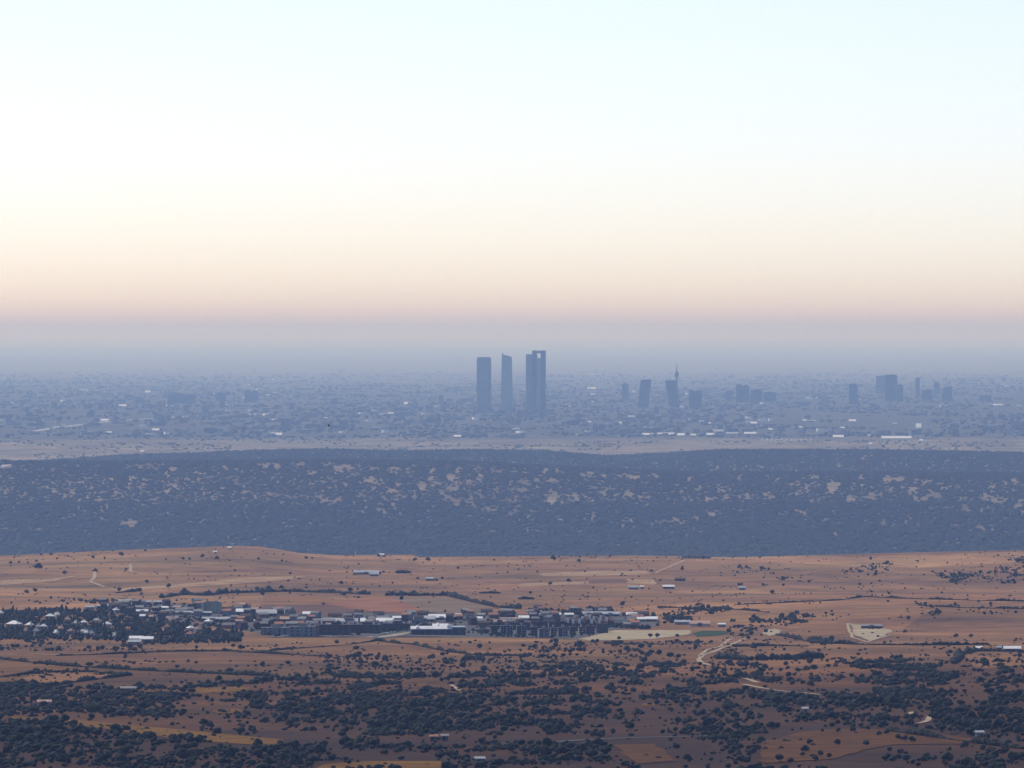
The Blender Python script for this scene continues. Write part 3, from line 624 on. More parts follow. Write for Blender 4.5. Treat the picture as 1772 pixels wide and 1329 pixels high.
# ---------------------------------------------------------------- building kit
class MB:
    """collects faces of one part; build() links it as one mesh object"""
    def __init__(s): s.V, s.F = [], []
    def face(s, *p):
        b = len(s.V); s.V += [tuple(q) for q in p]; s.F.append(tuple(range(b, b + len(p)))); return s
    def hexa(s, bot, top):
        """bot and top: four corners each, counter-clockwise from above"""
        b = len(s.V); s.V += [tuple(q) for q in bot] + [tuple(q) for q in top]
        s.F += [(b, b+3, b+2, b+1), (b+4, b+5, b+6, b+7)] + [(b+k, b+(k+1) % 4, b+4+(k+1) % 4, b+4+k) for k in range(4)]; return s
    def box(s, x0, x1, y0, y1, z0, z1, tx=0, ty=0):
        """tx, ty: how far the top is drawn in"""
        return s.hexa([(x0, y0, z0), (x1, y0, z0), (x1, y1, z0), (x0, y1, z0)], [(x0+tx, y0+ty, z1), (x1-tx, y0+ty, z1), (x1-tx, y1-ty, z1), (x0+tx, y1-ty, z1)])
    def gable(s, x0, x1, y0, y1, z, h, along='x', t=.25):
        """two pitched slabs of thickness t with the ridge along x or y"""
        if along == 'x':
            m = (y0 + y1) / 2
            s.hexa([(x0, y0, z), (x1, y0, z), (x1, m, z+h), (x0, m, z+h)], [(x0, y0, z+t), (x1, y0, z+t), (x1, m, z+h+t), (x0, m, z+h+t)])
            s.hexa([(x0, m, z+h), (x1, m, z+h), (x1, y1, z), (x0, y1, z)], [(x0, m, z+h+t), (x1, m, z+h+t), (x1, y1, z+t), (x0, y1, z+t)])
        else:
            m = (x0 + x1) / 2
            s.hexa([(x0, y0, z), (m, y0, z+h), (m, y1, z+h), (x0, y1, z)], [(x0, y0, z+t), (m, y0, z+h+t), (m, y1, z+h+t), (x0, y1, z+t)])
            s.hexa([(m, y0, z+h), (x1, y0, z), (x1, y1, z), (m, y1, z+h)], [(m, y0, z+h+t), (x1, y0, z+t), (x1, y1, z+t), (m, y1, z+h+t)])
        return s
    def prism(s, x0, x1, y0, y1, z, h, along='x'):
        """closed gable body that fills the space under a pitched roof"""
        if along == 'x':
            m = (y0 + y1) / 2; A, B = [(x0, y0, z), (x0, y1, z), (x0, m, z+h)], [(x1, y0, z), (x1, y1, z), (x1, m, z+h)]
        else:
            m = (x0 + x1) / 2; A, B = [(x0, y0, z), (x1, y0, z), (m, y0, z+h)], [(x0, y1, z), (x1, y1, z), (m, y1, z+h)]
        b = len(s.V); s.V += A + B
        s.F += [(b, b+1, b+2), (b+3, b+5, b+4), (b, b+3, b+4, b+1), (b+1, b+4, b+5, b+2), (b+2, b+5, b+3, b)]; return s
    def hip(s, x0, x1, y0, y1, z, h, r=None):
        r = (y1 - y0) / 2 if r is None else r; m = (y0 + y1) / 2
        a, b_, c, d, e, f = (x0, y0, z), (x1, y0, z), (x1, y1, z), (x0, y1, z), (x0 + r, m, z + h), (x1 - r, m, z + h)
        b = len(s.V); s.V += [a, b_, c, d, e, f]
        s.F += [(b, b+1, b+5, b+4), (b+1, b+2, b+5), (b+2, b+3, b+4, b+5), (b+3, b, b+4), (b, b+3, b+2, b+1)]; return s
    def lathe(s, prof, n=14, c=(0, 0)):
        b = len(s.V)
        for r, z in prof: s.V += [(c[0] + r * math.cos(6.2832 * k / n), c[1] + r * math.sin(6.2832 * k / n), z) for k in range(n)]
        for i in range(len(prof) - 1):
            for k in range(n): k2 = (k + 1) % n; s.F.append((b+i*n+k, b+i*n+k2, b+(i+1)*n+k2, b+(i+1)*n+k))
        s.F.append(tuple(b + (len(prof) - 1) * n + k for k in range(n))); s.F.append(tuple(b + k for k in reversed(range(n)))); return s
    def mesh(s, name, m):
        me = bpy.data.meshes.new(name); me.from_pydata(s.V, [], s.F)
        me.materials.append(m); me.update(); return me
    def build(s, name, m, parent=None, loc=(0, 0, 0), rz=0.0): return link(name, s.mesh(name, m), loc, rz, parent)

def site(px, py, rz=0.0, name='building', label=None, cat='building', group=None):
    """an Empty where a building stands on the ground seen through a pixel; returns it and the metres per pixel there"""
    x, y, z = hit(px, py)
    e = bpy.data.objects.new(name, None); COL.objects.link(e); e.location = (x, y, z); e.rotation_euler = (0, 0, rz); e.empty_display_size = 5
    return tag(e, label, cat, group), K * y

WHITE = mat('white_sheet_and_glint', (.86, .86, .84), rough=.45, noise=.08, scale=.15, spec=.3)  # white sheet in the town; in the city it also paints sun glints
M_PALE = mat('pale_roof_sheet', (.40, .42, .43), rough=.55, noise=.15, scale=.12, spec=.3)
M_TILE = mat('clay_tile', (.42, .20, .12), noise=.25, scale=.6)
M_PINK = mat('faded_tile', (.50, .33, .26), noise=.2, scale=.5)
M_BRICK = mat('brick_wall', (.22, .11, .075), noise=.25, scale=.4)
M_DBRICK = mat('dark_brick', (.085, .058, .052), noise=.3, scale=.3)
M_GREYW = mat('grey_render', (.22, .22, .225), noise=.15, scale=.3)
M_CREAM = mat('cream_render', (.50, .45, .36), noise=.12, scale=.3)
M_BEIGE = mat('beige_concrete', (.40, .38, .30), noise=.12, scale=.12)
M_DWALL = mat('dark_cladding', (.050, .058, .075), rough=.6, noise=.25, scale=.2)
M_GREENW = mat('green_cladding', (.035, .050, .055), rough=.6, noise=.2, scale=.2)
M_GLASS = mat('window_glass', (.030, .035, .045), rough=.15, spec=.5)
M_DOOR = mat('door_metal', (.12, .13, .15), rough=.6, noise=.15, scale=1.0)
M_SLAB = mat('balcony_concrete', (.30, .29, .28), noise=.12, scale=.6)

WIN = MB().box(-.6, .6, -.10, .06, 0, 1.3).mesh('window', M_GLASS)
DOOR = MB().box(-.55, .55, -.12, .06, 0, 2.1).mesh('door', M_DOOR)
GATE = MB().box(-1.9, 1.9, -.14, .06, 0, 3.2).mesh('gate', M_DOOR)

def shed(px0, px1, py, hpx, label, roof=WHITE, wall=M_GREYW, deep=22, rz=0.0, group='long sheds of the town', pitch=.22, name='industrial_shed'):
    e, s = site((px0 + px1) / 2, py, rz, name, label, 'shed', group)
    w = (px1 - px0) * s; d = deep; rise = d / 2 * pitch; hw = max(2.2, hpx * s * .9 - rise)
    MB().box(-w/2, w/2, 0, d, -3, hw).prism(-w/2 + .05, w/2 - .05, .05, d - .05, hw - .02, rise, 'x').build('wall', wall, e)
    MB().gable(-w/2 - .6, w/2 + .6, -.6, d + .6, hw - .15, rise + .18, 'x', .3).build('roof', roof, e)
    if w < 16: link('door', DOOR, (w * .22, 0, 0), 0, e)
    else:
      for k in range(max(1, min(3, int(w / 14)))): link('gate', GATE, (-w/2 + w * (k + .5) / max(1, min(3, int(w / 14))), 0, 0), 0, e)
    return e

def villa(px, py, wpx, label, roof, wall, group, rz=None):
    e, s = site(px, py, random.uniform(-.5, .5) if rz is None else rz, 'villa', label, 'house', group)
    w = wpx * s; d = max(6.0, w * .75); h = 3.4
    wl = MB().box(-w/2, w/2, 0, d, -2, h).build('wall', wall, e)
    rf = MB().hip(-w/2 - .5, w/2 + .5, -.5, d + .5, h + .002, d * .33).build('roof', roof, e)
    MB().box(w * .18, w * .18 + .8, d * .45, d * .45 + .8, h + .2, h + d * .33 + .9).build('chimney', wall, rf)
    for k in (-1, 1): link('window', WIN, (k * w * .27, 0, 1.1), 0, wl)
    link('door', DOOR, (0, 0, 0), 0, wl)
    return e

def block(px0, px1, py, ytop, label, wall, storeys, group, deep=12, rz=0.0, roof=M_SLAB, name='apartment_block', wins=True):
    e, s = site((px0 + px1) / 2, py, rz, name, label, 'building', group)
    w = (px1 - px0) * s; h = (py - ytop) * s
    wl = MB().box(-w/2, w/2, 0, deep, -2, h).build('wall', wall, e)
    rf = MB().box(-w/2 - .3, w/2 + .3, -.3, deep + .3, h + .002, h + .5).build('roof', roof, e)
    MB().box(-w * .12, w * .16, deep * .35, deep * .8, h + .5, h + 2.3).build('stair_head', wall, rf)
    fh = h / storeys
    for k in range(1, storeys): MB().box(-w/2 + .4, -w/2 + .4 + w * .36, -1.1, .02, k * fh - .12, k * fh + .95).build('balcony', roof, wl)
    if wins:
        for k in range(storeys):
            for q in (.12, .34, .66, .86): link('window', WIN, (-w/2 + w * q, 0, k * fh + .9), 0, wl)
    return e

# ---------------------------------------------------------------- the town
# villas under the trees: labels by what each one stands beside
VL = ['dazzling white villa roof at the upper edge of the dark grove', 'wide white villa roof alone in the upper grove', 'tiny white villa roof beside the wide white roof in the upper grove', 'small white villa roof between dark conifers', 'longest pale villa roof in the grove with a lawn before it']
for i, (x, y, w) in enumerate(VILLAS):
    if x > 225 and x < 260: continue
    roof = (WHITE, M_PALE, WHITE, M_PINK, M_PALE)[i % 5]; wall = (M_CREAM, M_GREYW, M_CREAM)[i % 3]
    if x > 280: lab, grp = 'small cream house with a pale hipped roof on the eastern edge of the grove', 'houses on the edge of the grove'; roof = (M_PINK, M_TILE, WHITE)[i % 3]
    elif i == 4: lab, grp = 'longest pale villa roof among the dark trees of the grove', 'villas in the grove'; roof = WHITE
    elif i == 1: lab, grp = 'broad white villa roof near the top of the dark grove', 'villas in the grove'; roof = WHITE
    else:
        kind = {id(WHITE): 'white', id(M_PALE): 'pale grey', id(M_PINK): 'faded pink'}[id(roof)]
        lab, grp = f'small villa with a {kind} hipped roof among the dark trees of the grove', f'villas with {kind} roofs in the grove'
    villa(x, y, w * .9, lab, roof, wall, grp)
shed(224, 246, 1110, 6, 'white shed roof at the foot of the grove, shorter of the two', WHITE, M_GREYW, 14)
shed(243, 264, 1111, 5, 'white shed roof at the foot of the grove, longer of the two', WHITE, M_GREYW, 14)
shed(222, 243, 1116, 3, 'low pale shed roof in front of the white sheds at the foot of the grove', M_PALE, M_GREYW, 12)

# rows of pale houses on the rise behind the grove
for k, (x0, x1, y, h) in enumerate([(148,163,1055,4),(168,182,1053,4),(180,200,1052,4),(196,228,1050,5),(206,214,1044,4),(218,226,1044,4),(230,240,1045,4),(243,252,1045,4),(254,262,1046,4),(266,280,1046,4),(230,262,1062,4),(262,296,1063,4),(296,330,1064,4),(332,365,1065,4),(242,250,1071,8),(258,268,1072,8),(282,292,1071,6),(216,224,1058,4),(272,290,1056,4),(300,312,1055,5)]):
    shed(x0, x1, y, h, 'low terrace of houses with a pale roof on the rise behind the grove', (M_PALE, M_PALE, WHITE, M_PINK)[k % 4], (M_GREYW, M_DWALL)[k % 2], 9, random.uniform(-.08, .08), 'pale roofed terraces behind the grove', .25, 'terrace')

# the big beige block: a taller slab, a drum-like body and an end tower, its paler colour painting the sunlit left side
e, s = site(364, 1062, 0.0, 'grain_silo', 'large beige concrete silo building standing above the town roofs', 'silo')
MB().box(-16*s, -11*s, 1, 13, -3, 20*s).build('end_tower', M_CREAM, e)
b = MB()
for k in range(4): b.lathe([(4.6*s, -3), (4.6*s, 19*s), (4.1*s, 20*s)], 16, (-7*s + k * 7.4*s, 7))
b.build('silo_body', M_BEIGE, e)
MB().box(-9*s, 14*s, 4, 10, 20*s + .02, 21.5*s).build('roof_gallery', M_BEIGE, e)
for k in (-6, 9): MB().lathe([(.5, 21.4*s), (.5, 23*s)], 8, (k*s, 7)).build('vent', M_DOOR, e)

for a in [
    (404,424,1063,8,'bright white gabled shed beside the beige silo',WHITE,M_GREYW,20),
    (428,446,1062,6,'white shed just past the gabled shed by the silo',WHITE,M_DWALL,18),
    (444,503,1066,10,'long dark walled warehouse with a thin pale roof edge',M_PALE,M_DWALL,26),
    (524,546,1067,7,'small bright white shed between the dark warehouse and the pink roofed hall',WHITE,M_GREYW,16),
    (485,525,1076,7,'long hall with a faded pink roof below the dark warehouse',M_PINK,M_DBRICK,16),
    (350,424,1076,4,'long low grey blue roof running below the silo',M_PALE,M_GREYW,14),
    (440,456,1080,8,'small cream walled house below the silo',M_CREAM,M_CREAM,9),
    (556,618,1081,9,'long pale hall with a dull white roof',M_PALE,M_CREAM,24),
    (624,680,1080,8,'long bright white hall next to the dull white hall',WHITE,M_GREYW,22),
    (680,700,1074,5,'small white shed behind the long bright white hall',WHITE,M_GREYW,12),
    (716,752,1076,7,'pale greenish hall behind the dazzling white roofed building',M_PALE,M_GREYW,22),
    (742,786,1073,5,'long white roof edged with pink behind the dazzling white building',WHITE,M_PINK,20),
    (788,798,1069,4,'tiny bright white shed behind the dazzling white building',WHITE,M_GREYW,10),
    (812,834,1076,6,'white shed between the dazzling white building and the apartment blocks',WHITE,M_DWALL,16),
    (865,900,1078,7,'hall with a pinkish orange roof behind the apartment blocks',M_PINK,M_DBRICK,18),
    (898,920,1074,7,'white roofed hall beside the pinkish roof behind the apartment blocks',WHITE,M_GREYW,16),
    (934,952,1069,4,'small white shed in a broken line of white roofs',WHITE,M_GREYW,10),
    (952,970,1068,5,'brightest white shed in the broken line of white roofs',WHITE,M_GREYW,12),
    (978,992,1068,4,'last small white shed in the broken line of white roofs',WHITE,M_GREYW,10),
    (1010,1072,1067,6,'very long low shed with a pale roof edge and dark wall',M_PALE,M_GREENW,16),
    (1062,1100,1083,11,'tall dark windowless hall beside the lawn',M_GREENW,M_DWALL,24),
    (1084,1112,1068,5,'low white roof beside the red brick hall',WHITE,M_GREYW,14),
    (1103,1118,1076,7,'narrow white fronted shed against the red brick hall',WHITE,M_GREYW,12),
    (1117,1137,1076,9,'red brick hall with a bright white roof end',WHITE,M_BRICK,16),
    (1194,1228,1084,7,'pale pinkish grandstand roof behind the green sports pitch',M_PINK,M_CREAM,18),
    (1168,1194,1081,4,'low grey blue shed beside the pale grandstand',M_PALE,M_GREYW,12),
    (1243,1255,1085,3,'tiny white shed at the corner of the green sports pitch',WHITE,M_GREYW,7),
]:
    shed(*a[:4], a[4], a[5], a[6], a[7], random.uniform(-.05, .05), None)

# long dark apartment terraces in the middle of the town
for k, (x0, x1, y, yt, wall, lab) in enumerate([
    (452,500,1099,1087,M_GREYW,'long low grey terrace left of the brick end wall'),
    (500,545,1102,1085,M_GREYW,'taller grey terrace beside the brick end wall'),
    (545,551,1101,1083,M_BRICK,'narrow brick end wall block between grey and dark terraces'),
    (552,606,1099,1082,M_DBRICK,'dark brick terrace with white chimneys beside the brick end wall'),
    (606,660,1096,1082,M_DBRICK,'dark brick terrace with white chimneys in the middle of its row'),
    (660,712,1092,1080,M_DBRICK,'dark brick terrace with white chimneys nearest the dazzling white building')]):
    e = block(x0, x1, y, yt, lab, wall, 3, 'terraces of the town centre', 11, 0, M_DBRICK if wall is M_DBRICK else M_GREYW, 'terrace_block', wins=(x1 - x0 > 20))
    if wall is M_DBRICK:
        s = K * e.location.y; h = (y - yt) * s
        for q in np.linspace(-.42, .42, 6): MB().box((x1-x0)*s*q - .6, (x1-x0)*s*q + .6, 4, 5.4, h + .45, h + 2.0).build('chimney', WHITE, e)

# the dazzling white roofed building
e, s = site(758, 1099, 0.06, 'sports_hall', 'dark glass fronted hall under dazzling white stepped roofs', 'building')
W = 46 * s
wl = MB().box(-W, 42*s, 0, 26, -3, 10*s).build('wall', M_DWALL, e)
MB().box(26*s, 48*s, 4, 30, -3, 12*s).build('side_wing', M_DWALL, e)
MB().gable(-W - .5, 6*s, -.5, 15, 10*s, 4.5*s, 'x', .4).build('roof', WHITE, e)
MB().prism(-W + 6*s, -W + 16*s, -.2, 12, 10.2*s, 6.2*s, 'y').build('roof_peak', WHITE, e)
MB().gable(-8*s, 20*s, 12, 28, 13*s, 4.5*s, 'x', .4).build('rear_roof', WHITE, e)
MB().box(-8*s, 20*s, 13, 27, 9*s, 13*s).build('rear_wall', WHITE, e)
MB().prism(-2*s, 6*s, 11.5, 24, 14*s, 6*s, 'y').build('roof_peak', WHITE, e)
MB().box(15*s, 25*s, 2, 12, 10*s + .02, 17*s, 1*s, .5).build('stair_tower', WHITE, e)
MB().gable(6*s, 18*s, -.3, 11, 10*s, 3*s, 'x', .4).build('lower_roof', WHITE, e)
MB().box(26*s - .3, 48*s + .3, 3.7, 30.3, 12*s + .02, 12*s + .8).build('side_roof', M_PALE, e)
for k in range(7): MB().box(-W + 4*s + k * 11.5*s, -W + 11*s + k * 11.5*s, -.15, .1, 2*s, 7*s).build('window', M_GLASS, wl)

# apartment blocks with dark gaps
for x0, x1, y, yt, wall, st, lab in [
    (850,861,1098,1084,M_DWALL,3,'narrow dark block at the start of the apartment row'),
    (866,888,1099,1084,M_GREYW,4,'broad grey block second in the apartment row'),
    (894,911,1100,1084,M_GREYW,4,'grey block before the green gap in the apartment row'),
    (919,930,1101,1086,M_DWALL,3,'dark slim block after the green gap in the apartment row'),
    (933,950,1104,1089,M_GREYW,4,'pale grey block projecting at the middle of the apartment row'),
    (953,963,1102,1087,M_SLAB,4,'slim pale block with a light face in the apartment row'),
    (966,983,1102,1087,M_SLAB,4,'broad pale grey block with the lightest face in the apartment row'),
    (986,996,1100,1086,M_DBRICK,3,'dark brick block beginning the brown end of the apartment row'),
    (1002,1010,1098,1086,M_CREAM,3,'slim cream faced block in the brown end of the apartment row'),
    (1014,1029,1098,1084,M_DBRICK,3,'dark brick block second from the end of the apartment row'),
    (1033,1052,1096,1080,M_DBRICK,3,'dark brick block closing the apartment row beside the sandy lot')]:
    block(x0, x1, y, yt, lab, wall, st, 'apartment row of the town', 12, 0.04, M_DWALL if wall in (M_DWALL, M_GREYW) else M_DBRICK)
for x0, x1, y, yt in [(848,880,1089,1078),(884,918,1090,1078),(922,948,1089,1076),(950,980,1088,1076)]:
    block(x0, x1, y, yt, 'dark brick block half hidden behind the apartment row', M_DBRICK, 3, 'blocks behind the apartment row', 11, 0.0, M_DBRICK, wins=False)

# row houses; a white box on each gable paints the sun glint
for x, y in [(983,1082),(992,1083),(1003,1083),(1008,1078),(1014,1071),(1021,1075),(1024,1083),(1028,1078),(1038,1082),(1040,1076),(1050,1080)]:
    e, s = site(x, y + 5, -.35, 'row_house', 'brown row house with a white sun glint painted on its gable behind the brown apartment blocks', 'house', 'row houses with white gables')
    w, d, h = 6.2, 9, 5.0
    wl = MB().box(-w/2, w/2, 0, d, -2, h).build('wall', M_DBRICK, e)
    MB().prism(-w/2, w/2, .02, d - .02, h + .002, 2.6, 'y').build('gable', M_DBRICK, e)
    MB().gable(-w/2 - .3, w/2 + .3, -.3, d + .3, h - .1, 2.75, 'y', .22).build('roof', M_DBRICK if x % 2 else M_BRICK, e)
    MB().box(-1.0, 1.0, -.9, .3, h - .6, h + 3.0).build('gable_glint', WHITE, e)  # sun glint on the gable, put in as a white box
    link('door', DOOR, (1.2, 0, 0), 0, wl); link('window', WIN, (-1.4, 0, 1.1), 0, wl)

# farms in the fields
for a in [
    (612,655,994,3,'long low white roofed farm barn in the fields beyond the town',M_PALE,M_GREYW,14),
    (640,655,997,3,'short shed at the end of the long low farm barn',M_PALE,M_GREYW,9),
    (737,750,1005,4,'small farm barn with a pale roof beside a lone bush',M_PALE,M_DBRICK,10),
    (1088,1105,1020,3,'low white farm shed left of the bright roofed barn',M_PALE,M_GREYW,9),
    (1108,1113,1019,4,'tiny white hut beside the bright roofed barn',WHITE,M_GREYW,6),
    (1148,1167,1019,4,'bright roofed farm barn on the brown hill',WHITE,M_DBRICK,11),
    (1279,1290,1021,3,'whitish farm hut standing apart on the brown hill',M_PALE,M_GREYW,9),
    (1168,1186,1005,4,'long green grey farm shed on the brown hill',M_OLIVE,M_GREENW,10),
    (1490,1526,1088,5,'farmhouse with a grey roof in the round pale yard',M_SLAB,M_DWALL,9),
    (1690,1700,1127,4,'small white hut at the hedge corner of the stubble field',WHITE,M_GREYW,7),
    (1738,1766,1128,4,'long white shed roof behind the hedge of the stubble field',WHITE,M_DWALL,10),
    (1725,1733,1126,3,'tiny pale hut beside the long white shed roof',M_PALE,M_DWALL,6),
    (209,234,1198,4,'dark walled barn with a grey roof at the edge of the woodland',M_SLAB,M_DBRICK,6),
    (66,88,1222,4,'cottage with a faded pink roof in the dense woodland',M_PINK,M_GREYW,6),
    (824,838,1322,2,'low white shed roof among the foreground oaks',M_PALE,M_DWALL,4),
    (745,757,1283,3,'small dull hut with a pinkish roof in the foreground thickets',M_TILE,M_DBRICK,4),
    (765,775,1282,3,'small grey hut in the foreground thickets',M_SLAB,M_DBRICK,4),
    (1389,1397,1234,3,'small whitish hut beside the thickets under the pale track',M_PALE,M_GREYW,4),
    (1690,1702,1276,3,'low pale hut at the far edge of the orange slope',M_PALE,M_GREYW,4),
    (656,664,963,2,'white hut on the skyline of the brown fields before the forest',WHITE,M_CREAM,8),
    (370,375,958,2,'white hut on the hump of the brown fields before the forest',WHITE,M_CREAM,7),
    (395,400,951,2,'white hut on the very top of the brown hump before the forest',WHITE,M_CREAM,7),
    (1180,1230,966,2,'long blue grey shed on the skyline before the forest',M_DWALL,M_GREYW,8),
]:
    shed(*a[:4], a[4], a[5], a[6], a[7], random.uniform(-.15, .15), None, .28, 'farm_shed')

# the crowded middle of the town: small houses between the bigger roofs
def houses():
    g = np.random.default_rng(77); n = 0
    R = [(M_DBRICK, 'dark brown'), (M_TILE, 'red tiled'), (M_GREYW, 'grey'), (M_SLAB, 'light grey'), (M_PINK, 'faded pink')]; kit = {}
    while n < 150:
        px, py = g.uniform(150, 1130), g.uniform(1044, 1094)
        if not inpoly(np.array([px]), np.array([py]), TOWN)[0] or (712 < px < 806 and py > 1080) or (850 < px < 1052 and py > 1084) or (345 < px < 384): continue
        k = int(g.choice(5, p=[.34, .16, .28, .14, .08])); v = int(g.integers(3))
        if (k, v) not in kit:
            w, d, h = (7, 8, 4.6), (10, 8, 3.2), (6, 7, 5.6); w, d, h = (w, d, h)[v]
            kit[k, v] = (MB().box(-w/2, w/2, 0, d, -2.5, h).prism(-w/2 + .05, w/2 - .05, .05, d - .05, h - .02, d * .2, 'x').mesh('wall', (M_GREYW, M_BRICK, M_DBRICK)[v]),
                         MB().gable(-w/2 - .4, w/2 + .4, -.4, d + .4, h - .1, d * .2 + .15, 'x', .22).mesh('roof', R[k][0]))
        where = 'on the rise behind the grove' if px < 345 else 'between the silo and the white halls' if px < 712 else 'behind the apartment row'
        e, s = site(px, py, float(g.uniform(-.4, .4)), 'town_house', f'small {("upright", "long low", "narrow tall")[v]} house with a {R[k][1]} roof {where}', 'house', f'{("upright", "long low", "narrow tall")[v]} houses with {R[k][1]} roofs {where}')
        for nm, me in zip(('wall', 'roof'), kit[k, v]): link(nm, me, (0, 0, 0), 0, e)
        n += 1
houses()

# parked cars along the access road
CARP = [mat(f'car_paint_{k}', c, rough=.3, spec=.5) for k, c in enumerate([(.75, .75, .75), (.5, .51, .53), (.06, .07, .1), (.7, .68, .62)])]
M_TYRE = mat('tyre', (.02, .02, .02))
WHEEL = MB(); WHEEL.lathe([(.32, -.11), (.34, 0), (.32, .11)], 10)
WHEEL.V = [(x, z, y) for x, y, z in WHEEL.V]; WHEEL = WHEEL.mesh('wheel', M_TYRE)
def car(px, py, paint, rz, label):
    e, s = site(px, py, rz, 'parked_car', label, 'car', 'cars parked along the access road')
    e.location.z += .48
    MB().hexa([(-2.1, -.85, .3), (2.1, -.85, .3), (2.1, .85, .3), (-2.1, .85, .3)], [(-2.05, -.8, .9), (2.0, -.8, .82), (2.0, .8, .82), (-2.05, .8, .9)]).build('body', paint, e)
    MB().hexa([(-1.6, -.76, .88), (1.0, -.76, .86), (1.0, .76, .86), (-1.6, .76, .88)], [(-1.2, -.62, 1.45), (.35, -.62, 1.45), (.35, .62, 1.45), (-1.2, .62, 1.45)]).build('cabin', M_GLASS, e)
    MB().box(-1.2, .35, -.62, .62, 1.452, 1.50, .05, .05).build('roof', paint, e)
    for x in (-1.3, 1.3):
        for y in (-.8, .8): link('wheel', WHEEL, (x, y, .33), 0, e)
NAMES = ['white', 'silver grey', 'dark', 'cream']
for k in range(14):
    t = k / 13; car(648 + 62 * t + random.uniform(-1.2, 1.2), 1103.4 - 9.6 * t + random.uniform(-.5, .5), CARP[(0, 0, 1, 0, 2, 0, 3, 1)[k % 8]], .9 + random.uniform(-.1, .1), f'small {NAMES[(0, 0, 1, 0, 2, 0, 3, 1)[k % 8]]} car parked along the sandy access road')
# ---------------------------------------------------------------- the far city
C_TOWER = mat('tower_glass', (.17, .22, .27), rough=.2, noise=.2, scale=.05, spec=.8, stretch=(1, 1, 3), metal=.45)
C_CORE = mat('tower_concrete', (.15, .175, .205), rough=.6, noise=.15, scale=.05)
C_DARK = mat('dark_city_facade', (.15, .16, .18), rough=.6, noise=.25, scale=.03)
C_BRICK = mat('city_brick', (.20, .16, .14), noise=.25, scale=.03)
C_BEIGE = mat('city_beige', (.24, .23, .21), noise=.2, scale=.03)
C_GREY = mat('city_grey', (.20, .205, .21), noise=.2, scale=.03)
C_TREES = mat('city_trees', (.075, .083, .070), noise=.35, scale=.02, rgb2=(.062, .069, .060))

def at(px, py, D):
    """the point at distance D behind a pixel"""
    dx, dz = ray(px, py); return dx * D, D, CAMZ + dz * D
def stand(px0, px1, ytop, D, name, label, cat='building', group=None, rz=0.0):
    """an Empty on the city ground at distance D under a pixel column; width and height in metres follow"""
    x, y, zt = at((px0 + px1) / 2, ytop, D); zg = float(H(x, y))
    e = bpy.data.objects.new(name, None); COL.objects.link(e); e.location = (x, y, zg); e.rotation_euler = (0, 0, rz); e.empty_display_size = 20
    tag(e, label, cat, group)
    return e, (px1 - px0) * K * D, zt - zg
TD = 35000.0
P = K * TD

# four skyscrapers
e, w, h = stand(825, 850, 618, TD, 'skyscraper', 'tall slab skyscraper with softly rounded top corners standing apart from the others', 'skyscraper', 'four tall towers')
MB().box(-w/2, w/2, 0, 36, -10, h - 14).build('shaft', C_TOWER, e)
MB().box(-w/2, w/2, 0, 36, h - 14 + .05, h - 4, 1.5, 1.0).build('upper_storeys', C_TOWER, e)
MB().box(-w/2 + 1.6, w/2 - 1.6, 1.1, 35, h - 4 + .05, h, 5, 2.5).build('rounded_crown', C_CORE, e)
for k in range(1, 6): MB().box(-w/2 - .5, w/2 + .5, -.5, 36.5, h * k / 6.2, h * k / 6.2 + 5).build('plant_storey', C_DARK, e)
for k in range(5): MB().box(-w/2 + 3 + k * (w - 8) / 4, -w/2 + 5 + k * (w - 8) / 4, -1.2, .1, 4, h - 16).build('facade_fin', C_CORE, e)
MB().box(-w*.75, w*.75, -14, 40, -6, 14).build('podium', C_GREY, e)

e, w, h = stand(867, 887, 612, TD + 100, 'skyscraper', 'slender tapering skyscraper with a slanted glass tip', 'skyscraper', 'four tall towers')
w2 = 17.5 * P
MB().hexa([(-w/2 - 2, 0, -10), (w/2 + 3, 0, -10), (w/2 + 3, 40, -10), (-w/2 - 2, 40, -10)], [(-w2/2, 4, h - 17), (w2/2, 4, h - 17), (w2/2, 36, h - 17), (-w2/2, 36, h - 17)]).build('shaft', C_TOWER, e)
MB().hexa([(-w2/2, 4, h - 16.95), (w2/2, 4, h - 16.95), (w2/2, 36, h - 16.95), (-w2/2, 36, h - 16.95)], [(-w2/2 + 1, 6, h - 2), (w2/2 - 3, 6, h - 14), (w2/2 - 3, 34, h - 14), (-w2/2 + 1, 34, h - 2)]).build('slanted_crown', C_TOWER, e)
MB().box(-w2/2 + 3, -w2/2 + 7, 12, 20, h - 6, h + 4).build('mast_housing', C_GREY, e)
MB().box(-w*.8, w*.8, -12, 44, -6, 12).build('podium', C_GREY, e)

e, w, h = stand(910, 930, 613, TD + 180, 'skyscraper', 'flat topped skyscraper half hidden behind the tower with the square opening', 'skyscraper', 'four tall towers')
MB().box(-w/2, w/2, 0, 40, -10, h - 8).build('shaft', C_TOWER, e)
MB().box(-w/2 + .8, w/2 - .8, .8, 39, h - 8 + .05, h).build('crown', C_TOWER, e)
for k in range(1, 5): MB().box(-w/2 - .5, w/2 + .5, -.5, 40.5, h * k / 5.2, h * k / 5.2 + 5).build('plant_storey', C_DARK, e)
for k in range(4): MB().box(-w/2 + 3 + k * (w - 8) / 3, -w/2 + 5 + k * (w - 8) / 3, -1.2, .1, 4, h - 10).build('facade_fin', C_CORE, e)
MB().box(-w*.8, w*.8, -12, 44, -6, 12).build('podium', C_GREY, e)

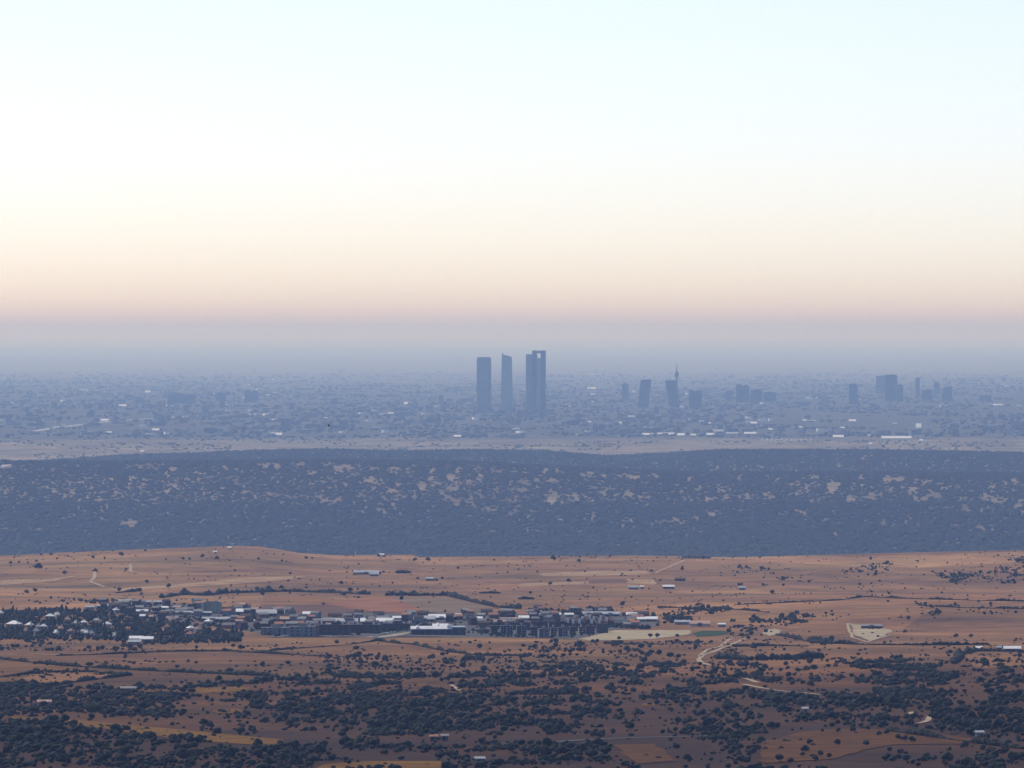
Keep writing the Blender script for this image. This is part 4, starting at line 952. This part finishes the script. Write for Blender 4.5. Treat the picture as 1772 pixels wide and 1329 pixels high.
e, w, h = stand(921, 944.5, 606.5, TD, 'skyscraper', 'tallest skyscraper with a square opening through its top', 'skyscraper', 'four tall towers')
x0, x1 = -w/2 + (928.7 - 921) * P, -w/2 + (935.6 - 921) * P
ho0, ho1 = h - 13.0 * P, h - 5.2 * P
MB().box(-w/2, x0 - .05, 0, 32, -10, h).build('side_core', C_CORE, e)
MB().box(x1 + .05, w/2, 0, 32, -10, h).build('side_core', C_CORE, e)
MB().box(x0, x1, 1, 31, ho1, h - .5).build('top_beam', C_TOWER, e)
for k in range(3):
    z0, z1 = 18 + k * (ho0 - 18) / 3, 18 + (k + 1) * (ho0 - 18) / 3 - 4
    MB().box(x0, x1, .6, 31.4, z0, z1 + (4 if k == 2 else 0)).build('office_stack', C_TOWER, e)
    if k < 2: MB().box(x0, x1, 3, 29, z1 + .05, z1 + 3.95).build('recess_storey', C_DARK, e)
MB().box(x0, x1, 2, 30, -10, 17.9).build('lobby', C_DARK, e)

# two leaning blocks
for xb0, xb1, xt0, xt1, yt, lab in [(1102, 1122, 1109, 1127.5, 657, 'dark office block leaning to the right towards its leaning twin'), (1158, 1178, 1151, 1169.5, 658, 'dark office block leaning to the left towards its leaning twin')]:
    D = 37500; p = K * D
    e, w, h = stand(xb0, xb1, yt, D, 'leaning_tower', lab, 'skyscraper', 'twin leaning towers')
    o = ((xt0 + xt1) - (xb0 + xb1)) / 2 * p; wt = (xt1 - xt0) * p
    f = lambda z: o * z / h
    for z0, z1, m, nm, q in [(-8, h * .62, C_DARK, 'lower_storeys', 0), (h * .62 + .05, h - 5, C_DARK, 'upper_storeys', 0), (h - 4.95, h, C_CORE, 'roof_storey', 1.5)]:
        MB().hexa([(f(z0) - wt/2 + q, q, z0), (f(z0) + wt/2 - q, q, z0), (f(z0) + wt/2 - q, 36 - q, z0), (f(z0) - wt/2 + q, 36 - q, z0)],
                  [(f(z1) - wt/2 + q, q, z1), (f(z1) + wt/2 - q, q, z1), (f(z1) + wt/2 - q, 36 - q, z1), (f(z1) - wt/2 + q, 36 - q, z1)]).build(nm, m, e)

# communications tower
D = 41500; p = K * D
e, w, h = stand(1170, 1172, 628, D, 'communications_tower', 'thin communications tower with a bulging pod and needle mast behind the leaning towers', 'tower')
MB().lathe([(7, -8), (6, h * .3), (5, h - 24*p)], 12).build('shaft', C_DARK, e)
MB().lathe([(5.2, h - 24*p + .05), (11, h - 22*p), (12, h - 20*p), (11, h - 18*p), (8, h - 16*p), (4, h - 14.5*p)], 16).build('pod', C_DARK, e)
MB().lathe([(3.2, h - 14.4*p), (2.6, h - 8*p)], 8).build('mast', C_DARK, e)
MB().lathe([(1.6, h - 7.9*p), (.7, h)], 8).build('antenna', C_DARK, e)

# towers that stand out of the skyline
def cityblock(px0, px1, yt, D, label, m, name='office_tower', crown=None, deep=30, group=None):
    e, w, h = stand(px0, px1, yt, D, name, label, 'building', group)
    ch = min(8.0, h * .12)
    MB().box(-w/2, w/2, 0, deep, -8, h - ch).build('shaft', m, e)
    if crown == 'dome': MB().lathe([(w*.46, h - ch + .05), (w*.42, h - ch*.5), (w*.28, h - ch*.1), (w*.1, h + ch*.2)], 14, (0, deep/2)).build('dome', m, e)
    elif crown == 'slant': MB().hexa([(-w/2, 0, h-ch+.05), (w/2, 0, h-ch+.05), (w/2, deep, h-ch+.05), (-w/2, deep, h-ch+.05)], [(-w/2, 0, h-ch*.6), (w/2, 0, h+ch*.6), (w/2, deep, h+ch*.6), (-w/2, deep, h-ch*.6)]).build('slanted_roof', m, e)
    elif crown == 'steps':
        MB().box(-w*.48, -w*.1, 2, deep-2, h-ch+.05, h).build('roof_storey', m, e); MB().box(w*.12, w*.42, 3, deep-3, h-ch+.05, h-ch*.4).build('plant_room', C_GREY, e)
    else:
        MB().box(-w*.47, w*.47, 1.5, deep-1.5, h-ch+.05, h - 2).build('roof_storey', m, e); MB().box(-w*.2, w*.25, deep*.3, deep*.7, h - 1.95, h).build('plant_room', C_GREY, e)
    return e
for a in [
    (1192,1214,674,37000,'squat dark office block with an uneven roof right of the leaning towers',C_DARK,'office_block','steps'),
    (1076,1088,663,41000,'faint slim tower left of the leaning towers',C_GREY,'office_tower',None),
    (1274,1297,665,40500,'broad stepped block heading a clump of grey buildings',C_DARK,'office_block','steps'),
    (1299,1319,672,40700,'lower rounded block beside the broad stepped block',C_DARK,'office_block','dome'),
    (1321,1343,678,40900,'lowest block at the end of the grey clump',C_DARK,'office_block',None),
    (1255,1268,676,41000,'small dim block before the broad stepped block',C_GREY,'office_block',None),
    (1469,1484,663,39500,'slim round topped tower standing alone on the skyline',C_DARK,'office_tower','dome'),
    (1531,1553,648,40500,'tallest flat topped tower of the far office cluster',C_DARK,'office_tower',None),
    (1552,1563,665,40300,'lower tower attached to the tallest one of the far office cluster',C_DARK,'office_tower',None),
    (1516,1531,650,45000,'pale faint tower behind the tallest one of the far office cluster',C_BEIGE,'office_tower',None),
    (1584,1592,653,45000,'faint thin tower after the far office cluster',C_GREY,'office_tower',None),
    (1595,1613,673,41000,'dark low block below the faint thin tower',C_DARK,'office_block','dome'),
    (1616,1626,662,45000,'faint narrow tower before the slant topped block',C_GREY,'office_tower',None),
    (1631,1648,669,41000,'dark block with a slanting roof at the end of the far cluster',C_DARK,'office_block','slant'),
    (373,391,679,41500,'dim dark block in the hazy suburbs, narrower of two neighbours',C_DARK,'apartment_tower',None),
    (423,447,675,41000,'dim dark block in the hazy suburbs, broader of two neighbours',C_DARK,'apartment_tower','steps'),
    (290,338,682,39500,'long low dim block in the hazy suburbs',C_GREY,'apartment_slab',None),
    (1695,1715,684,40500,'low dim block at the dark end of the city',C_DARK,'apartment_slab','steps'),
]: cityblock(a[0], a[1], a[2], a[3], a[4], a[5], a[6], a[7], 26)

# long sheds in the suburbs; white roof colour stands in for sun glints
CITY_WHITE = [(205,218,704,3,'dazzling white shed roof alone in the hazy suburbs'),(92,104,741,2,'pale shed at the lower end of the motorway'),(106,114,738,2,'small pale shed beside the motorway'),(173,187,729,3,'bright white shed on the motorway bend'),(184,193,750,2,'small white shed below the motorway'),(150,158,750,2,'tiny pale shed below the motorway'),(263,275,746,3,'white domed shed between the motorway and the beige strip'),
 (469,488,754,4,'long white shed by the beige strip, longest on its side'),(456,461,756,2,'tiny white hut touching the long white shed by the beige strip'),(427,433,719,2,'small white roof in a pair near the dim suburb blocks'),(454,464,720,3,'brighter white roof in a pair near the dim suburb blocks'),(561,566,725,2,'tiny white roof near the flying bird'),(671,681,717,2,'white shed, longer of two in line'),(684,692,717,2,'white shed, shorter of two in line'),(699,706,701,4,'very bright white roof left of the skyscrapers'),(751,757,705,2,'faint pale roof left of the skyscrapers'),
 (829,834,711,2,'tiny white roof at the foot of the rounded skyscraper'),(841,850,711,3,'bright white roof at the foot of the rounded skyscraper'),(1017,1031,674,3,'pale yellowish roof on the far skyline right of the skyscrapers'),(1087,1112,723,3,'long pale shed below the leaning towers'),(1112,1131,754,3,'dull white shed starting the row along the beige strip'),(1137,1166,754,4,'longest white shed of the row along the beige strip'),(1172,1184,755,4,'bright short shed after the longest one of the row'),(1195,1204,755,3,'small bright shed in the row along the beige strip'),(1218,1235,754,3,'white shed of medium length in the row along the beige strip'),(1234,1252,748,3,'pale shed set behind the row along the beige strip'),(1257,1277,752,3,'dull shed near the end of the row along the beige strip'),(1288,1309,752,3,'last white shed of the row along the beige strip'),
 (1299,1310,734,3,'pale yellowish shed above the row of white sheds'),(1330,1337,745,3,'small bright roof right of the row of white sheds'),(1315,1320,700,3,'tiny bright roof below the grey clump of buildings'),(1442,1460,758,4,'bright white shed by itself near the dotted white houses'),(1469,1481,730,3,'bright roof below the round topped tower'),(1403,1412,730,2,'pale roof left of the one below the round topped tower'),(1526,1577,760,4,'very long ragged white shed by the beige strip'),(1504,1509,770,2,'tiny white hut in the beige strip'),(1585,1594,742,7,'brightest square white building of the suburbs'),(1592,1597,764,3,'small white hut below the brightest square building'),(1712,1736,703,3,'pinkish white roofs at the dark end of the city'),(1760,1766,704,2,'tiny pale roof at the dark end of the city'),
 (251,260,680,3,'yellowish roof far in the hazy suburbs'),(138,151,676,2,'dull pale roof far in the hazy suburbs'),(785,797,757,3,'sunlit roof in the beige strip below the skyscrapers'),(886,899,744,2,'dull pale roof below the slender skyscraper'),(1176,1184,706,2,'small pale roof below the squat dark office block'),(243,249,783,2,'white hut where the forest meets the beige strip'),(1070,1076,734,3,'small white house in the suburbs below the leaning towers'),(1018,1023,732,2,'tiny white house below the tallest skyscraper'),(1545,1553,735,2,'dull pale house below the far office cluster'),(1210,1218,731,2,'dull yellowish house above the row of white sheds'),(1224,1230,734,2,'small pale house above the row of white sheds'),(1455,1462,742,2,'dull pale house near the bright roof below the round topped tower'),(1383,1388,741,2,'tiny white house near the dotted white houses'),(1389,1396,729,2,'faint pale house above the dotted white houses')]
for x0, x1, y, hp, lab in CITY_WHITE:
    e, s = site((x0 + x1) / 2, y, random.uniform(-.06, .06), 'warehouse', lab, 'warehouse')
    w = (x1 - x0) * s; d = 56.0 if w > 20 else 26.0; hh = max(3.0, hp * s * .35); rise = max(3.2, hp * s * .95)
    m = WHITE if 'white' in lab or 'bright' in lab or 'sunlit' in lab or 'yellow' in lab else M_PALE
    MB().box(-w/2, w/2, 0, d, -6, hh).prism(-w/2 + .1, w/2 - .1, .1, d - .1, hh - .02, rise, 'x').build('wall', m if 'brightest' in lab else C_BEIGE, e)
    MB().gable(-w/2 - .8, w/2 + .8, -.8, d + .8, hh - .15, rise + .2, 'x', .4).build('roof', m, e)
for k in range(11):
    e, s = site(1319 + k * 8.5, 762.5 + random.uniform(-.4, .4), 0.1, 'white_house', 'small white house in the evenly dotted row along the beige strip', 'house', 'dotted row of white houses')
    MB().box(-4.2, 4.2, 0, 8, -4, 3.4).build('wall', WHITE, e); MB().hip(-4.6, 4.6, -.4, 8.4, 3.402, 3.2).build('roof', WHITE, e)

# the sprawl of ordinary blocks
def sprawl_meshes():
    out = []
    for k, (m, dm) in enumerate([(C_GREY, C_DARK), (C_BRICK, C_DARK), (C_BEIGE, C_GREY), (C_DARK, C_GREY)]):
        for v in range(3):
            b = MB()
            if v == 0: b.box(-20, 20, 0, 13, -6, 15).box(-18, 18, 1, 12, 15.02, 16).box(-5, 1, 4, 9, 16.02, 19)
            elif v == 1: b.box(-9, 9, 0, 16, -6, 27).box(-8, 8, 1, 15, 27.02, 28).box(-4, 3, 5, 11, 28.02, 32)
            else: b.box(-16, 16, 0, 12, -6, 10).box(-16, -4, 12.02, 30, -6, 14).box(6, 11, 3, 8, 10.02, 13)
            out.append((b, m, k, v))
    return out
SP = [(b.mesh('city_block', m), k, v) for b, m, k, v in sprawl_meshes()]
KIND = ['grey', 'brick', 'beige', 'dark']; SHAPE = ['slab', 'tower', 'stepped']
def sprawl():
    g = np.random.default_rng(41); n = 0; tries = 0
    while n < 260 and tries < 9000:
        tries += 1
        px = g.uniform(-10, 1782); D = g.uniform(28000, 45000) if n % 3 else g.uniform(29000, 34500); x = (px - CX) * K * D
        if N1(x / 700 + 3, D / 1500 + 8) < -.15: continue
        z = float(H(x, D)); qx, qy = project(x, D, z)
        if qy > 757: continue
        me, k, v = SP[int(g.integers(len(SP)))]
        if v == 1 and g.random() < .5: continue
        o = link('city_block', me, (x, D, z), g.uniform(-.5, .5), None, (g.uniform(.7, 1.5), 1, g.uniform(.55, 1.15)))
        side = 'suburbs left of the skyscrapers' if px < 820 else 'suburbs below the leaning towers' if px < 1400 else 'suburbs below the far office cluster'
        tag(o, f'{KIND[k]} {SHAPE[v]} apartment building in the hazy {side}', 'building', f'{KIND[k]} {SHAPE[v]} buildings of the {side}'); n += 1
    # the rest of the sprawl and its trees read as one mass
    V, Fs, c = [], [], 0
    m = 3400; D = 28100 + 50000 * g.beta(1.0, 2.1, m); x = g.uniform(-.078, .078, m) * D
    k = N1(x / 700 + 3, D / 1500 + 8) > -.25; x, D = x[k], D[k]; z = H(x, D); m = len(x)
    q = np.array([(sx, sy, sz) for sz in (-.3, 1) for sx, sy in ((-.5, -.5), (.5, -.5), (.5, .5), (-.5, .5))])
    Fq = np.array([(0, 1, 5), (0, 5, 4), (1, 2, 6), (1, 6, 5), (2, 3, 7), (2, 7, 6), (3, 0, 4), (3, 4, 7), (4, 5, 6), (4, 6, 7)])
    S = np.stack([g.uniform(10, 42, m), g.uniform(10, 20, m), g.uniform(4, 13, m)], 1)
    Vv, Fv = scatter([(q, Fq)], np.stack([x, D, z], 1), S, g.uniform(-.5, .5, m), np.zeros(m, int))
    tag(link('city_sprawl', mesh_np('city_sprawl', Vv, Fv, [C_GREY, C_BEIGE, C_BRICK, C_DARK, WHITE], np.repeat(g.choice(5, m, p=[.48, .14, .26, .08, .04]), 10))), 'low hazy mass of distant city buildings filling the plain', 'city', kind='stuff')  # the few white blocks are small sun glints put into the colour
    m = 13000; D = 27800 + 42000 * g.beta(1.0, 1.7, m); x = g.uniform(-.078, .078, m) * D
    k = N2(x / 260 + 1, D / 700) + .25 * N3(x / 60, D / 200) > .02; x, D = x[k], D[k]; z = H(x, D); m = len(x)
    x2 = 0; m2 = 2600; D2 = g.uniform(24900, 28400, m2); x2 = g.uniform(-.078, .078, m2) * D2
    k2 = N2(x2 / 150 + 7, D2 / 500) + .4 * N3(x2 / 40, D2 / 160) > .12; x2, D2 = x2[k2], D2[k2]
    x, D = np.r_[x, x2], np.r_[D, D2]; z = H(x, D); m = len(x)
    vs = [lobe((0, 0, .45), (.6, .6, .5), 0, .25, g) for _ in range(5)]; s = g.uniform(7, 15, m) * np.where(D < 28000, .6, 1)
    Vv, Fv = scatter(vs, np.stack([x, D, z], 1), np.stack([s * 1.5, s * 1.2, s * .62], 1), g.uniform(0, 6, m), g.integers(0, 5, m))
    tag(link('city_trees', mesh_np('city_trees', Vv, Fv, [C_TREES])), 'dark hazy parks and street trees between the distant city blocks', 'trees', kind='stuff')
sprawl()

# ---------------------------------------------------------------- a bird crossing in front of the city
def bird():
    D = 900.0; x, y, z = at(569.5, 736.5, D)
    m = mat('dark_feathers', (.012, .012, .014), rough=.7)
    V, Fc = [], []
    prof = [(-.17, .004, 0), (-.12, .022, 0), (-.05, .036, 0), (.03, .038, .002), (.09, .028, .006), (.12, .024, .012), (.145, .018, .012), (.165, .004, .008)]
    n = 8
    for px_, r, dz in prof:
        for k in range(n): V.append((px_, r * math.cos(k * 6.2832 / n), dz + r * .9 * math.sin(k * 6.2832 / n)))
    for i in range(len(prof) - 1):
        for k in range(n): k2 = (k + 1) % n; Fc.append((i*n+k, (i+1)*n+k, (i+1)*n+k2, i*n+k2))
    Fc.append(tuple(range(n))); Fc.append(tuple(reversed(range((len(prof)-1)*n, len(prof)*n))))
    def plate(P, t=.004):
        b = len(V); k = len(P)
        V.extend([(a, b_, c + t) for a, b_, c in P] + [(a, b_, c - t) for a, b_, c in P])
        Fc.append(tuple(b + i for i in range(k))); Fc.append(tuple(b + k + i for i in reversed(range(k))))
        for i in range(k): j = (i + 1) % k; Fc.append((b+i, b+k+i, b+k+j, b+j))
    for s in (1, -1):
        P = [(.085, .02*s, .012), (.105, .09*s, .045), (.06, .17*s, .075), (-.06, .245*s, .085), (-.03, .16*s, .066), (-.02, .08*s, .036), (-.04, .02*s, .010)]
        plate(P if s > 0 else P[::-1])
    plate([(-.13, .015, 0), (-.24, .035, -.004), (-.20, 0, -.002), (-.24, -.035, -.004), (-.13, -.015, 0)])
    me = bpy.data.meshes.new('bird'); me.from_pydata(V, [], Fc); me.materials.append(m); me.update()
    o = link('bird', me, (x, y, z)); o.rotation_euler = (math.radians(38), math.radians(28), math.radians(155))
    tag(o, 'small dark bird gliding in the air in front of the hazy suburbs', 'bird')
bird()
# ---------------------------------------------------------------- haze
def haze():
    m = bpy.data.materials.new('haze'); m.use_nodes = True
    nt = m.node_tree; nt.nodes.clear()
    v = nt.nodes.new('ShaderNodeVolumePrincipled'); o = nt.nodes.new('ShaderNodeOutputMaterial')
    v.inputs['Color'].default_value = (*HAZE_COLOR, 1); v.inputs['Density'].default_value = HAZE_DENSITY
    v.inputs['Anisotropy'].default_value = HAZE_G; v.inputs['Absorption Color'].default_value = (1, 1, 1, 1)
    nt.links.new(v.outputs[0], o.inputs['Volume'])
    x0, x1, y0, y1, z0, z1 = -82000, 82000, -1500, 402000, float(TZ.min()) - 1.0, HAZE_TOP
    V = [(x, y, z) for z in (z0, z1) for y in (y0, y1) for x in (x0, x1)]
    Fq = [(0, 2, 3, 1), (4, 5, 7, 6), (0, 1, 5, 4), (2, 6, 7, 3), (0, 4, 6, 2), (1, 3, 7, 5)]
    h = link('haze', mesh_np('haze', V, Fq, [m]))
    tag(h, 'pale blue summer haze over the plain and the city', 'haze', kind='stuff')
haze()
